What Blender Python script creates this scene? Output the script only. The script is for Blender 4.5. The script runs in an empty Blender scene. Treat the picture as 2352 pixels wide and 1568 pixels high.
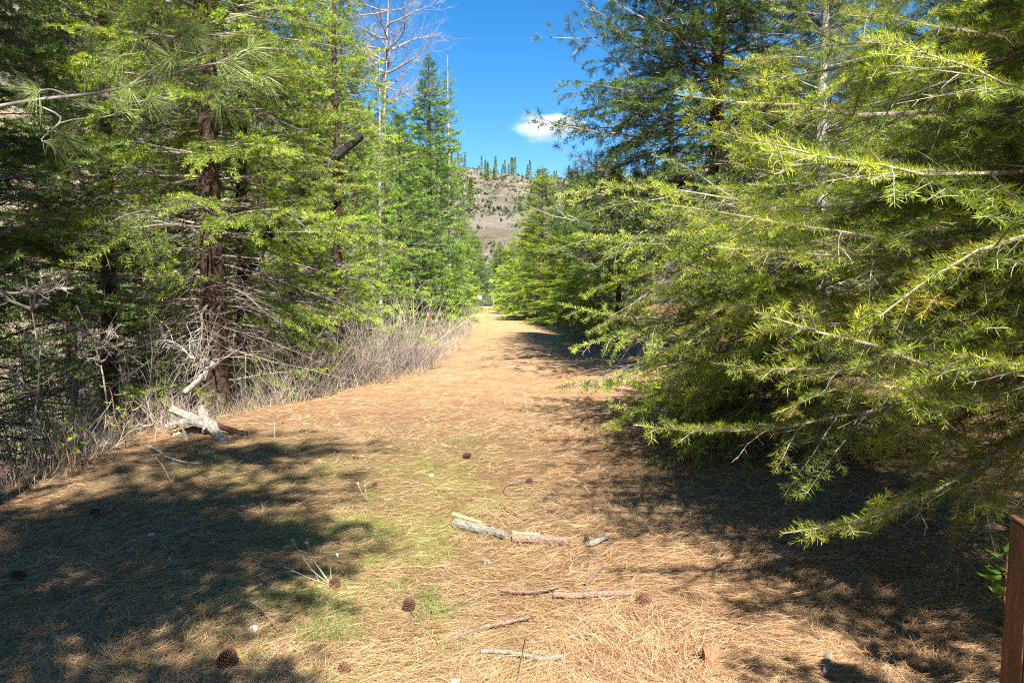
import bpy, math, random
import numpy as np
from math import radians as R, sin, cos, pi, atan2, sqrt
from mathutils import Matrix, Vector

S = bpy.context.scene
COL = S.collection
rng = np.random.default_rng(7)
random.seed(7)

# ------------------------------------------------------------------ camera
CAM_H, PITCH, FPX = 1.6, R(3.72), 739.0          # FPX: focal length in pixels of a 1024 wide picture
cd = bpy.data.cameras.new('camera')
cd.sensor_width = 36.0
cd.lens = 36.0 * FPX / 1024.0
cd.clip_start, cd.clip_end = 0.05, 6000
cam = bpy.data.objects.new('camera', cd)
COL.objects.link(cam)
cam.location = (0, 0, CAM_H)
cam.rotation_euler = (R(90) - PITCH, 0, 0)
S.camera = cam

# ------------------------------------------------------------------ light
SUN_EL, SUN_AZ = R(45), R(168)                    # azimuth clockwise from +Y (the way the camera looks)
w = bpy.data.worlds.new('World')
S.world = w
w.use_nodes = True
wn, wl = w.node_tree.nodes, w.node_tree.links
wn.clear()
sky = wn.new('ShaderNodeTexSky')
sky.sky_type = 'NISHITA'
sky.sun_disc = False
sky.sun_elevation = SUN_EL
sky.sun_rotation = SUN_AZ
sky.altitude = 900
sky.air_density = 1.0
sky.dust_density = 0.15
sky.ozone_density = 3.0
bg = wn.new('ShaderNodeBackground')
bg.inputs['Strength'].default_value = 0.066
wo = wn.new('ShaderNodeOutputWorld')
hs = wn.new('ShaderNodeHueSaturation')
hs.inputs['Saturation'].default_value = 1.36
wl.new(sky.outputs[0], hs.inputs['Color'])
wl.new(hs.outputs[0], bg.inputs['Color'])
wl.new(bg.outputs[0], wo.inputs['Surface'])
sd = bpy.data.lights.new('sun', 'SUN')
sd.energy = 5.0
sd.angle = R(0.53)
sd.color = (1.0, 0.955, 0.88)
sun = bpy.data.objects.new('sun', sd)
COL.objects.link(sun)
sdir = Vector((sin(SUN_AZ) * cos(SUN_EL), cos(SUN_AZ) * cos(SUN_EL), sin(SUN_EL)))   # towards the sun
sun.rotation_euler = sdir.to_track_quat('Z', 'Y').to_euler()

vs = S.view_settings
vs.view_transform = 'Standard'
vs.look = 'None'
vs.exposure = 1.62
vs.gamma = 1
vs.use_curve_mapping = False
cy = S.cycles
cy.max_bounces = 4
cy.diffuse_bounces = 1
cy.glossy_bounces = 2
cy.transmission_bounces = 3
cy.transparent_max_bounces = 8
cy.volume_bounces = 2
cy.use_denoising = False
cy.filter_width = 1.15

# ------------------------------------------------------------------ small tools
def ray(u, v):
    a, b = (u - 512) / FPX, -(v - 341) / FPX
    return Vector((a, cos(PITCH) + b * sin(PITCH), b * cos(PITCH) - sin(PITCH)))

def on_ground(u, v):
    """photo point (2352 wide view) -> x, y on the flat ground"""
    d = ray(u * 1024 / 2352, v * 1024 / 2352)
    t = -CAM_H / d.z
    return d.x * t, d.y * t

def at(u, v, Y):
    """photo point (2352 wide view) at distance Y -> world point"""
    d = ray(u * 1024 / 2352, v * 1024 / 2352)
    t = Y / d.y
    return np.array((d.x * t, Y, CAM_H + d.z * t))

def hash2(ix, iy, seed):
    n = (ix.astype(np.int64) * 374761393 + iy.astype(np.int64) * 668265263 + seed * 982451653) & 0x7fffffff
    n = ((n ^ (n >> 13)) * 1274126177) & 0x7fffffff
    n = n ^ (n >> 16)
    return (n & 0xffff) / 65535.0

def vnoise(x, y, s, seed=0):
    x = np.asarray(x, float) / s
    y = np.asarray(y, float) / s
    ix, iy = np.floor(x), np.floor(y)
    fx, fy = x - ix, y - iy
    fx, fy = fx * fx * (3 - 2 * fx), fy * fy * (3 - 2 * fy)
    a, b = hash2(ix, iy, seed), hash2(ix + 1, iy, seed)
    c, d = hash2(ix, iy + 1, seed), hash2(ix + 1, iy + 1, seed)
    return (a * (1 - fx) + b * fx) * (1 - fy) + (c * (1 - fx) + d * fx) * fy

def fbm(x, y, s, seed=0, o=4):
    v, a = 0, 0.5
    for k in range(o):
        v = v + a * vnoise(x, y, s / 2 ** k, seed + k)
        a *= 0.5
    return v / (1 - 0.5 ** o)

def sstep(a, b, x):
    t = np.clip((x - a) / (b - a), 0, 1)
    return t * t * (3 - 2 * t)

EY = np.array([-20, 3, 6, 8.7, 10.2, 12.9, 15.4, 21, 31, 50, 66, 90, 120.])
EL = np.array([-4.5, -4.3, -4.1, -4.0, -3.7, -2.5, -1.9, -1.7, -1.9, -3.0, -4.2, -6, -7.])
ER = np.array([3.5, 3.0, 2.6, 2.4, 2.3, 2.2, 2.1, 2.0, 1.9, 1.2, 0.8, 0, -1.])

def terrain(x, y):
    x, y = np.asarray(x, float), np.asarray(y, float)
    el, er = np.interp(y, EY, EL), np.interp(y, EY, ER)
    el = el + (vnoise(x * 0, y, 1.3, 5) - .5) * .35
    dl = el - x                                      # metres beyond the left edge
    z = -2.3 * sstep(0, 4.2, dl) * np.where(y < 26, 1, np.interp(y, [26, 45], [1, .35]))
    z = z - 0.05 * sstep(-0.9, 0, dl)
    dr = x - er
    z = z + 0.35 * sstep(0.3, 3.5, dr)
    z = z + np.interp(y, [14, 22, 28, 34], [0, 1, 1, 0]) * 0.10 * np.exp(-((x - 0.2) / 1.0) ** 2)
    z = z + (fbm(x, y, 1.6, 11, 4) - .5) * 0.09 + (fbm(x, y, .34, 15, 2) - .5) * .035 * (y < 14)
    # hills: steep on the left, a ridge ahead, one on the right
    r = np.hypot(x, y)
    az = np.degrees(np.arctan2(x, y))
    start = np.interp(az, [-180, -70, -20, -8, 8, 30, 90, 180], [60, 34, 60, 120, 120, 80, 60, 60])
    slope = np.interp(az, [-180, -90, -45, -20, -9, -4.5, 0, 3, 8, 20, 40, 90, 180],
                      [.2, .45, .48, .36, .22, .172, .163, .156, .152, .19, .24, .25, .2])
    top = np.interp(az, [-180, -45, -15, 0, 15, 90, 180], [240, 260, 480, 620, 560, 400, 240])
    rr = np.minimum(r, top)
    hill = np.maximum(rr - start, 0) * slope * top / (top - start)
    hill = np.where(r > top, hill - (r - top) * 0.12, hill)
    n = fbm(x, y, 90, 3, 5) - .5
    hill = hill + n * np.clip((r - start) / 60, 0, 1) * 22 * np.clip((top * 1.1 - r) / top * 3, 0.12, 1)
    gully = np.abs(vnoise(np.degrees(np.arctan2(x, y)) * 8 + r * .05, r * .2, 26, 9) - .5)
    hill = hill - np.clip(.15 - gully, 0, 1) * 40 * np.clip((r - 150) / 150, 0, 1)
    return z + np.where(r > start, hill, 0)

def tz(x, y):
    return float(terrain(np.array([x]), np.array([y]))[0])

class MB:
    """collects quads; a colour per vertex and a material index per face"""
    def __init__(s):
        s.v, s.f, s.m, s.c, s.n = [], [], [], [], 0
    def add(s, v, f, m=0, c=(1, 1, 1)):
        v = np.asarray(v, np.float32).reshape(-1, 3)
        f = np.asarray(f, np.int32).reshape(-1, 4)
        c = np.asarray(c, np.float32)
        if c.ndim == 1:
            c = np.repeat(c[None], len(v), 0)
        s.v.append(v); s.f.append(f + s.n); s.c.append(c)
        s.m.append(np.full(len(f), m, np.int32) if np.isscalar(m) else np.asarray(m, np.int32))
        s.n += len(v)
    def arr(s):
        if len(s.v) > 1:
            s.v, s.f, s.c, s.m = [np.concatenate(s.v)], [np.concatenate(s.f)], [np.concatenate(s.c)], [np.concatenate(s.m)]
        return s.v[0], s.f[0], s.m[0], s.c[0]
    def put(s, o, M, tint=1.0):
        v, f, m, c = o.arr()
        M = np.array(M, np.float32)
        s.add(v @ M[:3, :3].T + M[:3, 3], f, m, c * tint)
    def mesh(s, name, mats, smooth=False):
        v, f, m, c = s.arr()
        me = bpy.data.meshes.new(name)
        me.vertices.add(len(v)); me.loops.add(len(f) * 4); me.polygons.add(len(f))
        me.vertices.foreach_set('co', v.ravel())
        me.loops.foreach_set('vertex_index', f.ravel())
        me.polygons.foreach_set('loop_start', np.arange(len(f), dtype=np.int32) * 4)
        me.polygons.foreach_set('material_index', m)
        me.polygons.foreach_set('use_smooth', np.full(len(f), smooth))
        a = me.color_attributes.new('Col', 'FLOAT_COLOR', 'POINT')
        a.data.foreach_set('color', np.concatenate([c, np.ones((len(c), 1), np.float32)], 1).ravel())
        for k in mats:
            me.materials.append(k)
        me.update(calc_edges=True)
        me.validate()
        return me

def link(name, me, parent=None, loc=None, label=None, cat=None, group=None, kind=None):
    o = bpy.data.objects.new(name, me)
    COL.objects.link(o)
    if parent is not None: o.parent = parent
    if loc is not None: o.location = loc
    if label: o['label'] = label
    if cat: o['category'] = cat
    if group: o['group'] = group
    if kind: o['kind'] = kind
    return o

def frame(d):
    d = d / (np.linalg.norm(d, axis=-1, keepdims=True) + 1e-9)
    up = np.where(np.abs(d[..., 2:3]) > .95, np.array([1., 0, 0]), np.array([0, 0, 1.]))
    a = np.cross(up, d); a /= np.linalg.norm(a, axis=-1, keepdims=True) + 1e-9
    return d, a, np.cross(d, a)

def tube(mb, p, r, sides=4, m=0, c=(1, 1, 1), cap=False):
    p = np.asarray(p, float); r = np.asarray(r, float)
    n = len(p)
    d = np.gradient(p, axis=0)
    _, a, b = frame(d)
    th = np.arange(sides) * 2 * pi / sides
    v = p[:, None] + r[:, None, None] * (np.cos(th)[None, :, None] * a[:, None] + np.sin(th)[None, :, None] * b[:, None])
    i = np.arange(n - 1)[:, None] * sides; j = np.arange(sides)[None]; k = (j + 1) % sides
    f = np.stack([i + j, i + k, i + k + sides, i + j + sides], -1).reshape(-1, 4)
    v = v.reshape(-1, 3)
    if cap:
        v = np.concatenate([v, p[:1], p[-1:]])
        q0, q1 = n * sides, n * sides + 1
        jj = np.arange(0, sides, 2)
        f = np.concatenate([f, np.stack([np.full(len(jj), q0), (jj + 2) % sides, (jj + 1) % sides, jj], -1),
                            np.stack([np.full(len(jj), q1), (n - 1) * sides + jj, (n - 1) * sides + (jj + 1) % sides, (n - 1) * sides + (jj + 2) % sides], -1)])
    mb.add(v, f, m, c)

def kites(mb, base, d, wd, L, W, m=1, c=None, mid=.5):
    n = len(base)
    L = np.broadcast_to(L, (n,))[:, None]; W = np.broadcast_to(W, (n,))[:, None]
    v = np.stack([base, base + d * L * mid + wd * W * .5, base + d * L, base + d * L * mid - wd * W * .5], 1)
    f = np.arange(n * 4).reshape(n, 4)
    c = np.repeat(c[:, None], 4, 1).reshape(-1, 3)
    mb.add(v.reshape(-1, 3), f, m, c)

def strips(mb, base, d, bend, wd, L, W, m=1, c=None):
    """needles with one bend: two quads each"""
    n = len(base)
    L = np.broadcast_to(L, (n,))[:, None]; W = np.broadcast_to(W, (n,))[:, None]
    p0, p1, p2 = base, base + d * L * .5 + bend * L * .12, base + d * L * .96 + bend * L * .42
    v = np.stack([p0 - wd * W * .4, p0 + wd * W * .4, p1 + wd * W * .5, p1 - wd * W * .5, p2 + wd * W * .12, p2 - wd * W * .12], 1)
    o = np.arange(n)[:, None] * 6
    f = np.concatenate([o + np.array([[0, 1, 2, 3]]), o + np.array([[3, 2, 4, 5]])], 1).reshape(-1, 4)
    c = np.repeat(c[:, None], 6, 1).reshape(-1, 3)
    mb.add(v.reshape(-1, 3), f, m, c)

# ------------------------------------------------------------------ materials
def mat(name):
    m = bpy.data.materials.new(name)
    m.use_nodes = True
    n, l = m.node_tree.nodes, m.node_tree.links
    n.clear()
    return m, n, l

def foliage_mat(name, trans=.35, rough=.45, tr_tint=(1.25, 1.2, .5)):
    m, n, l = mat(name)
    out = n.new('ShaderNodeOutputMaterial')
    at_ = n.new('ShaderNodeAttribute'); at_.attribute_name = 'Col'
    oi = n.new('ShaderNodeObjectInfo')
    mul = n.new('ShaderNodeMixRGB'); mul.blend_type = 'MULTIPLY'; mul.inputs[0].default_value = 1
    l.new(at_.outputs['Color'], mul.inputs[1]); l.new(oi.outputs['Color'], mul.inputs[2])
    p = n.new('ShaderNodeBsdfPrincipled'); p.inputs['Roughness'].default_value = rough
    p.inputs['Specular IOR Level'].default_value = .35
    l.new(mul.outputs[0], p.inputs['Base Color'])
    t = n.new('ShaderNodeBsdfTranslucent')
    m2 = n.new('ShaderNodeMixRGB'); m2.blend_type = 'MULTIPLY'; m2.inputs[0].default_value = 1
    m2.inputs[2].default_value = (*tr_tint, 1)
    l.new(mul.outputs[0], m2.inputs[1]); l.new(m2.outputs[0], t.inputs['Color'])
    mx = n.new('ShaderNodeMixShader'); mx.inputs[0].default_value = trans
    l.new(p.outputs[0], mx.inputs[1]); l.new(t.outputs[0], mx.inputs[2]); l.new(mx.outputs[0], out.inputs[0])
    return m

def wood_mat(name, c1, c2, scale=(6, 6, 1.2), bump=.6, bd=.02, detail=6):
    m, n, l = mat(name)
    out = n.new('ShaderNodeOutputMaterial')
    p = n.new('ShaderNodeBsdfPrincipled'); p.inputs['Roughness'].default_value = .85
    p.inputs['Specular IOR Level'].default_value = .2
    tc = n.new('ShaderNodeTexCoord'); mp = n.new('ShaderNodeMapping'); mp.inputs['Scale'].default_value = scale
    l.new(tc.outputs['Object'], mp.inputs[0])
    nz = n.new('ShaderNodeTexNoise'); nz.inputs['Scale'].default_value = 4; nz.inputs['Detail'].default_value = detail
    nz.inputs['Roughness'].default_value = .7
    l.new(mp.outputs[0], nz.inputs['Vector'])
    cr = n.new('ShaderNodeValToRGB')
    cr.color_ramp.elements[0].position = .35; cr.color_ramp.elements[0].color = (*c1, 1)
    cr.color_ramp.elements[1].position = .68; cr.color_ramp.elements[1].color = (*c2, 1)
    l.new(nz.outputs[0], cr.inputs[0])
    at_ = n.new('ShaderNodeAttribute'); at_.attribute_name = 'Col'
    mul = n.new('ShaderNodeMixRGB'); mul.blend_type = 'MULTIPLY'; mul.inputs[0].default_value = 1
    l.new(cr.outputs[0], mul.inputs[1]); l.new(at_.outputs['Color'], mul.inputs[2])
    l.new(mul.outputs[0], p.inputs['Base Color'])
    b = n.new('ShaderNodeBump'); b.inputs['Strength'].default_value = bump; b.inputs['Distance'].default_value = bd
    l.new(nz.outputs[0], b.inputs['Height']); l.new(b.outputs[0], p.inputs['Normal'])
    l.new(p.outputs[0], out.inputs[0])
    return m

def plain_mat(name, rough=.8, trans=0.0):
    """colour straight from the vertex colours (colour of the thing itself)"""
    m, n, l = mat(name)
    out = n.new('ShaderNodeOutputMaterial')
    at_ = n.new('ShaderNodeAttribute'); at_.attribute_name = 'Col'
    p = n.new('ShaderNodeBsdfPrincipled'); p.inputs['Roughness'].default_value = rough
    p.inputs['Specular IOR Level'].default_value = .3
    l.new(at_.outputs['Color'], p.inputs['Base Color'])
    if trans:
        t = n.new('ShaderNodeBsdfTranslucent'); l.new(at_.outputs['Color'], t.inputs['Color'])
        mx = n.new('ShaderNodeMixShader'); mx.inputs[0].default_value = trans
        l.new(p.outputs[0], mx.inputs[1]); l.new(t.outputs[0], mx.inputs[2]); l.new(mx.outputs[0], out.inputs[0])
    else:
        l.new(p.outputs[0], out.inputs[0])
    return m

M_NEEDLE = foliage_mat('fir_needles', .40)
M_PINE = foliage_mat('pine_needles', .30, .35)
M_LEAF = foliage_mat('broad_leaf', .35, .3)
M_TWIG = wood_mat('grey_twig_bark', (.16, .125, .10), (.42, .36, .30), (3, 3, 3), .2, .004, 3)
M_DEAD = wood_mat('dead_twig_bark', (.09, .07, .058), (.30, .25, .21), (3, 3, 3), .2, .004, 3)
M_BARK = wood_mat('brown_fissured_bark', (.025, .016, .013), (.13, .08, .055), (7, 7, 1.3), 1.0, .05, 8)
M_BLACKBARK = wood_mat('black_dead_bark', (.015, .012, .010), (.06, .048, .04), (7, 7, 1.3), 1.0, .05, 8)
M_PALE = wood_mat('pale_smooth_bark', (.22, .20, .17), (.52, .49, .43), (3, 3, 5), .5, .01, 6)
M_WEATHER = wood_mat('weathered_wood', (.10, .085, .07), (.46, .41, .34), (10, 10, 2.0), .9, .02, 8)
M_STEM = plain_mat('dry_stems', .8)
M_LITTER = plain_mat('fallen_needles_dry', .55, .15)
M_GRASS = plain_mat('green_blades', .5, .35)
M_DRY = plain_mat('dry_blades', .7, .25)

# ground
def ground_mat():
    m, n, l = mat('forest_floor')
    out = n.new('ShaderNodeOutputMaterial')
    p = n.new('ShaderNodeBsdfPrincipled'); p.inputs['Roughness'].default_value = .9
    p.inputs['Specular IOR Level'].default_value = .15
    at_ = n.new('ShaderNodeAttribute'); at_.attribute_name = 'Col'
    tc = n.new('ShaderNodeTexCoord')
    # long thin streaks: two stretched noises bent by a slow noise
    wob = n.new('ShaderNodeTexNoise'); wob.inputs['Scale'].default_value = 1.4; wob.inputs['Detail'].default_value = 2
    l.new(tc.outputs['Object'], wob.inputs['Vector'])
    sub = n.new('ShaderNodeVectorMath'); sub.operation = 'MULTIPLY_ADD'
    sub.inputs[1].default_value = (.22, .22, 0)
    l.new(wob.outputs['Color'], sub.inputs[0]); l.new(tc.outputs['Object'], sub.inputs[2])
    hs_ = []
    for k, (rot, sc) in enumerate((((0, 0, .3), (14, 95, 1)), ((0, 0, -.7), (90, 16, 1)), ((0, 0, 1.2), (20, 120, 1)))):
        mp = n.new('ShaderNodeMapping'); mp.inputs['Rotation'].default_value = rot; mp.inputs['Scale'].default_value = sc
        l.new(sub.outputs[0], mp.inputs[0])
        nz = n.new('ShaderNodeTexNoise'); nz.inputs['Scale'].default_value = 1; nz.inputs['Detail'].default_value = 3
        l.new(mp.outputs[0], nz.inputs['Vector']); hs_.append(nz.outputs[0])
    mx1 = n.new('ShaderNodeMath'); mx1.operation = 'MAXIMUM'; l.new(hs_[0], mx1.inputs[0]); l.new(hs_[1], mx1.inputs[1])
    mx2 = n.new('ShaderNodeMath'); mx2.operation = 'MAXIMUM'; l.new(mx1.outputs[0], mx2.inputs[0]); l.new(hs_[2], mx2.inputs[1])
    cr = n.new('ShaderNodeValToRGB')
    cr.color_ramp.elements[0].position = .42; cr.color_ramp.elements[0].color = (.38, .34, .32, 1)
    cr.color_ramp.elements[1].position = .72; cr.color_ramp.elements[1].color = (1.28, 1.26, 1.22, 1)
    l.new(mx2.outputs[0], cr.inputs[0])
    big = n.new('ShaderNodeTexNoise'); big.inputs['Scale'].default_value = 2.2; big.inputs['Detail'].default_value = 7
    big.inputs['Roughness'].default_value = .65
    l.new(tc.outputs['Object'], big.inputs['Vector'])
    cr2 = n.new('ShaderNodeValToRGB')
    cr2.color_ramp.elements[0].position = .3; cr2.color_ramp.elements[0].color = (.72, .62, .55, 1)
    cr2.color_ramp.elements[1].position = .7; cr2.color_ramp.elements[1].color = (1.15, 1.12, 1.0, 1)
    l.new(big.outputs[0], cr2.inputs[0])
    a = n.new('ShaderNodeMixRGB'); a.blend_type = 'MULTIPLY'; a.inputs[0].default_value = 1
    b = n.new('ShaderNodeMixRGB'); b.blend_type = 'MULTIPLY'; b.inputs[0].default_value = 1
    l.new(at_.outputs['Color'], a.inputs[1]); l.new(cr.outputs[0], a.inputs[2])
    l.new(a.outputs[0], b.inputs[1]); l.new(cr2.outputs[0], b.inputs[2])
    l.new(b.outputs[0], p.inputs['Base Color'])
    bp = n.new('ShaderNodeBump'); bp.inputs['Strength'].default_value = .8; bp.inputs['Distance'].default_value = .02
    l.new(mx2.outputs[0], bp.inputs['Height']); l.new(bp.outputs[0], p.inputs['Normal'])
    l.new(p.outputs[0], out.inputs[0])
    return m

def hill_mat():
    m, n, l = mat('brushy_hillside')
    out = n.new('ShaderNodeOutputMaterial')
    p = n.new('ShaderNodeBsdfPrincipled'); p.inputs['Roughness'].default_value = .95
    p.inputs['Specular IOR Level'].default_value = .1
    tc = n.new('ShaderNodeTexCoord')
    nz = n.new('ShaderNodeTexNoise'); nz.inputs['Scale'].default_value = .035; nz.inputs['Detail'].default_value = 10
    nz.inputs['Roughness'].default_value = .72
    l.new(tc.outputs['Object'], nz.inputs['Vector'])
    cr = n.new('ShaderNodeValToRGB'); e = cr.color_ramp.elements
    e[0].position = .34; e[0].color = (.11, .125, .05, 1)
    e[1].position = .68; e[1].color = (.36, .29, .20, 1)
    x = e.new(.44); x.color = (.20, .165, .12, 1)
    x = e.new(.56); x.color = (.28, .235, .19, 1)
    l.new(nz.outputs[0], cr.inputs[0])
    l.new(cr.outputs[0], p.inputs['Base Color'])
    vz = n.new('ShaderNodeTexNoise'); vz.inputs['Scale'].default_value = .5; vz.inputs['Detail'].default_value = 8
    vz.inputs['Roughness'].default_value = .8
    l.new(tc.outputs['Object'], vz.inputs['Vector'])
    mul = n.new('ShaderNodeMixRGB'); mul.blend_type = 'OVERLAY'; mul.inputs[0].default_value = .75
    l.new(cr.outputs[0], mul.inputs[1]); l.new(vz.outputs[0], mul.inputs[2]); l.new(mul.outputs[0], p.inputs['Base Color'])
    b = n.new('ShaderNodeBump'); b.inputs['Strength'].default_value = 1; b.inputs['Distance'].default_value = 1.5
    l.new(vz.outputs[0], b.inputs['Height']); l.new(b.outputs[0], p.inputs['Normal'])
    l.new(p.outputs[0], out.inputs[0])
    return m

# ------------------------------------------------------------------ ground and hills
def litter_colour(x, y):
    """colour of the forest floor by where it is: needle litter, moss, dry grass, pale valley floor"""
    el, er = np.interp(y, EY, EL), np.interp(y, EY, ER)
    c = np.repeat(np.array([[.43, .285, .17]]), len(x), 0)
    tan = sstep(.35, .7, fbm(x, y, 1.4, 21, 3))[:, None]
    c = c * (1 - tan) + np.array([.46, .34, .21]) * tan
    humus_shade = (1 - sstep(7, 13, y))[:, None]
    c = c * (1 - .5 * humus_shade)  # near floor darkened: humus plus painted-in shade of the gaps between needles
    far = sstep(18, 40, y)[:, None]
    c = c * (1 - far) + np.array([.50, .385, .22]) * far
    g = moss_mask(x, y)[:, None]
    c = c * (1 - .8 * g) + np.array([.22, .25, .065]) * .8 * g
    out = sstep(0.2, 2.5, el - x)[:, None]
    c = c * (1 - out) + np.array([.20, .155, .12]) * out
    valley = sstep(5.5, 9, el - x)[:, None]
    c = c * (1 - valley) + np.array([.33, .285, .22]) * valley
    rgt = sstep(.8, 3, x - er)[:, None]
    c = c * (1 - rgt) + np.array([.25, .165, .10]) * rgt
    return c

def moss_mask(x, y):
    n = fbm(x, y, .55, 31, 4)
    a = 1.15 * np.exp(-(((x + .8) / .85) ** 2 + ((y - 4.6) / 2.2) ** 2)) * 1.0
    b = np.exp(-(((x + 2.2) / 1.0) ** 2 + ((y - 6.8) / 1.2) ** 2)) * .65
    d = np.exp(-(((x + .3) / .5) ** 2 + ((y - 7.5) / 1.8) ** 2)) * .2
    e = np.exp(-(((x + 1.2) / .8) ** 2 + ((y - 3.1) / .6) ** 2)) * .6
    s = np.maximum.reduce([a, b, d, e])
    return np.clip(s * (sstep(.36, .64, n) * .9 + .35), 0, 1)

def polar(r, th):
    nr, nt = len(r), len(th)
    rr, tt = np.meshgrid(r, th, indexing='ij')
    x, y = (rr * np.sin(tt)).ravel(), (rr * np.cos(tt)).ravel()
    i = np.arange(nr - 1)[:, None] * nt; j = np.arange(nt)[None]; k = (j + 1) % nt
    f = np.stack([i + j, i + nt + j, i + nt + k, i + k], -1).reshape(-1, 4)
    return x, y, f

th = np.unique(np.concatenate([np.radians(np.arange(-60, 60, .45)), np.radians(np.arange(60, 300, 3.0))]))
r_near = np.concatenate([[0.02], np.geomspace(.6, 95, 170)])
r_far = np.geomspace(95, 2400, 110)
x, y, f = polar(r_near, th)
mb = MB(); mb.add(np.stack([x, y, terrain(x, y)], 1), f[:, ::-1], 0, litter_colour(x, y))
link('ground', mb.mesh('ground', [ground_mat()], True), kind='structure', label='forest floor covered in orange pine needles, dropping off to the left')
x, y, f = polar(r_far, th)
mb = MB(); mb.add(np.stack([x, y, terrain(x, y)], 1), f[:, ::-1], 0)
link('hillside', mb.mesh('hillside', [hill_mat()], True), kind='structure', label='brushy grey brown hillside rising behind the trees')

# ------------------------------------------------------------------ boughs
G_TIP, G_MID, G_OLD = np.array([.56, .60, .07]), np.array([.20, .28, .035]), np.array([.04, .07, .02])

def twig_needles(mb, p, dens, nl, nw, tip, r, flat=.75, bare=0.0, cm=1.0):
    """needles along a twig path p (n,3); tip 0..1: how young the twig is"""
    seg = np.linalg.norm(np.diff(p, axis=0), axis=1); T = seg.sum()
    n = int(T * (1 - bare) * dens)
    if n < 2: return
    s = bare * T + (T * (1 - bare)) * (np.arange(n) + r.random(n)) / n
    cs = np.concatenate([[0], np.cumsum(seg)])
    base = np.stack([np.interp(s, cs, p[:, k]) for k in range(3)], 1)
    i = np.clip(np.searchsorted(cs, s) - 1, 0, len(seg) - 1)
    d = (p[i + 1] - p[i]) / seg[i][:, None]
    _, a, b = frame(d)
    side = np.where(r.random(n) < .5, 0, pi)
    ang = side + r.normal(0, .55 + (1 - flat) * 1.2, n) * np.where(side == 0, 1, -1) + np.where(side == 0, .25, -.25)
    out = np.cos(ang)[:, None] * a + np.sin(ang)[:, None] * b
    end = sstep(T - .03, T, s)
    fwd = .35 + .3 * r.random(n) + .9 * end
    nd = d * fwd[:, None] + out
    nd /= np.linalg.norm(nd, axis=1)[:, None]
    wd = np.cross(nd, b + r.normal(0, .7, (n, 3))); wd /= np.linalg.norm(wd, axis=1)[:, None] + 1e-9
    t = np.clip(tip * (.45 + .55 * s / T) + r.normal(0, .10, n), 0, 1)[:, None]
    c = np.where(t > .5, G_MID + (G_TIP - G_MID) * (t - .5) * 2, G_OLD + (G_MID - G_OLD) * t * 2)
    kites(mb, base, nd, wd, nl * (.65 + .45 * r.random(n)) * (1 - .25 * end), nw, 1, c * cm * (.8 + .4 * r.random((n, 1))))

def path(p0, d, L, n, r, wob=.08, grav=0.0, up=0.0):
    p = [np.array(p0, float)]; d = np.array(d, float); d /= np.linalg.norm(d)
    for k in range(n):
        d = d + r.normal(0, wob, 3) + np.array([0, 0, -grav + up * (k / n)])
        d /= np.linalg.norm(d)
        p.append(p[-1] + d * L / n)
    return np.array(p)

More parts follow.
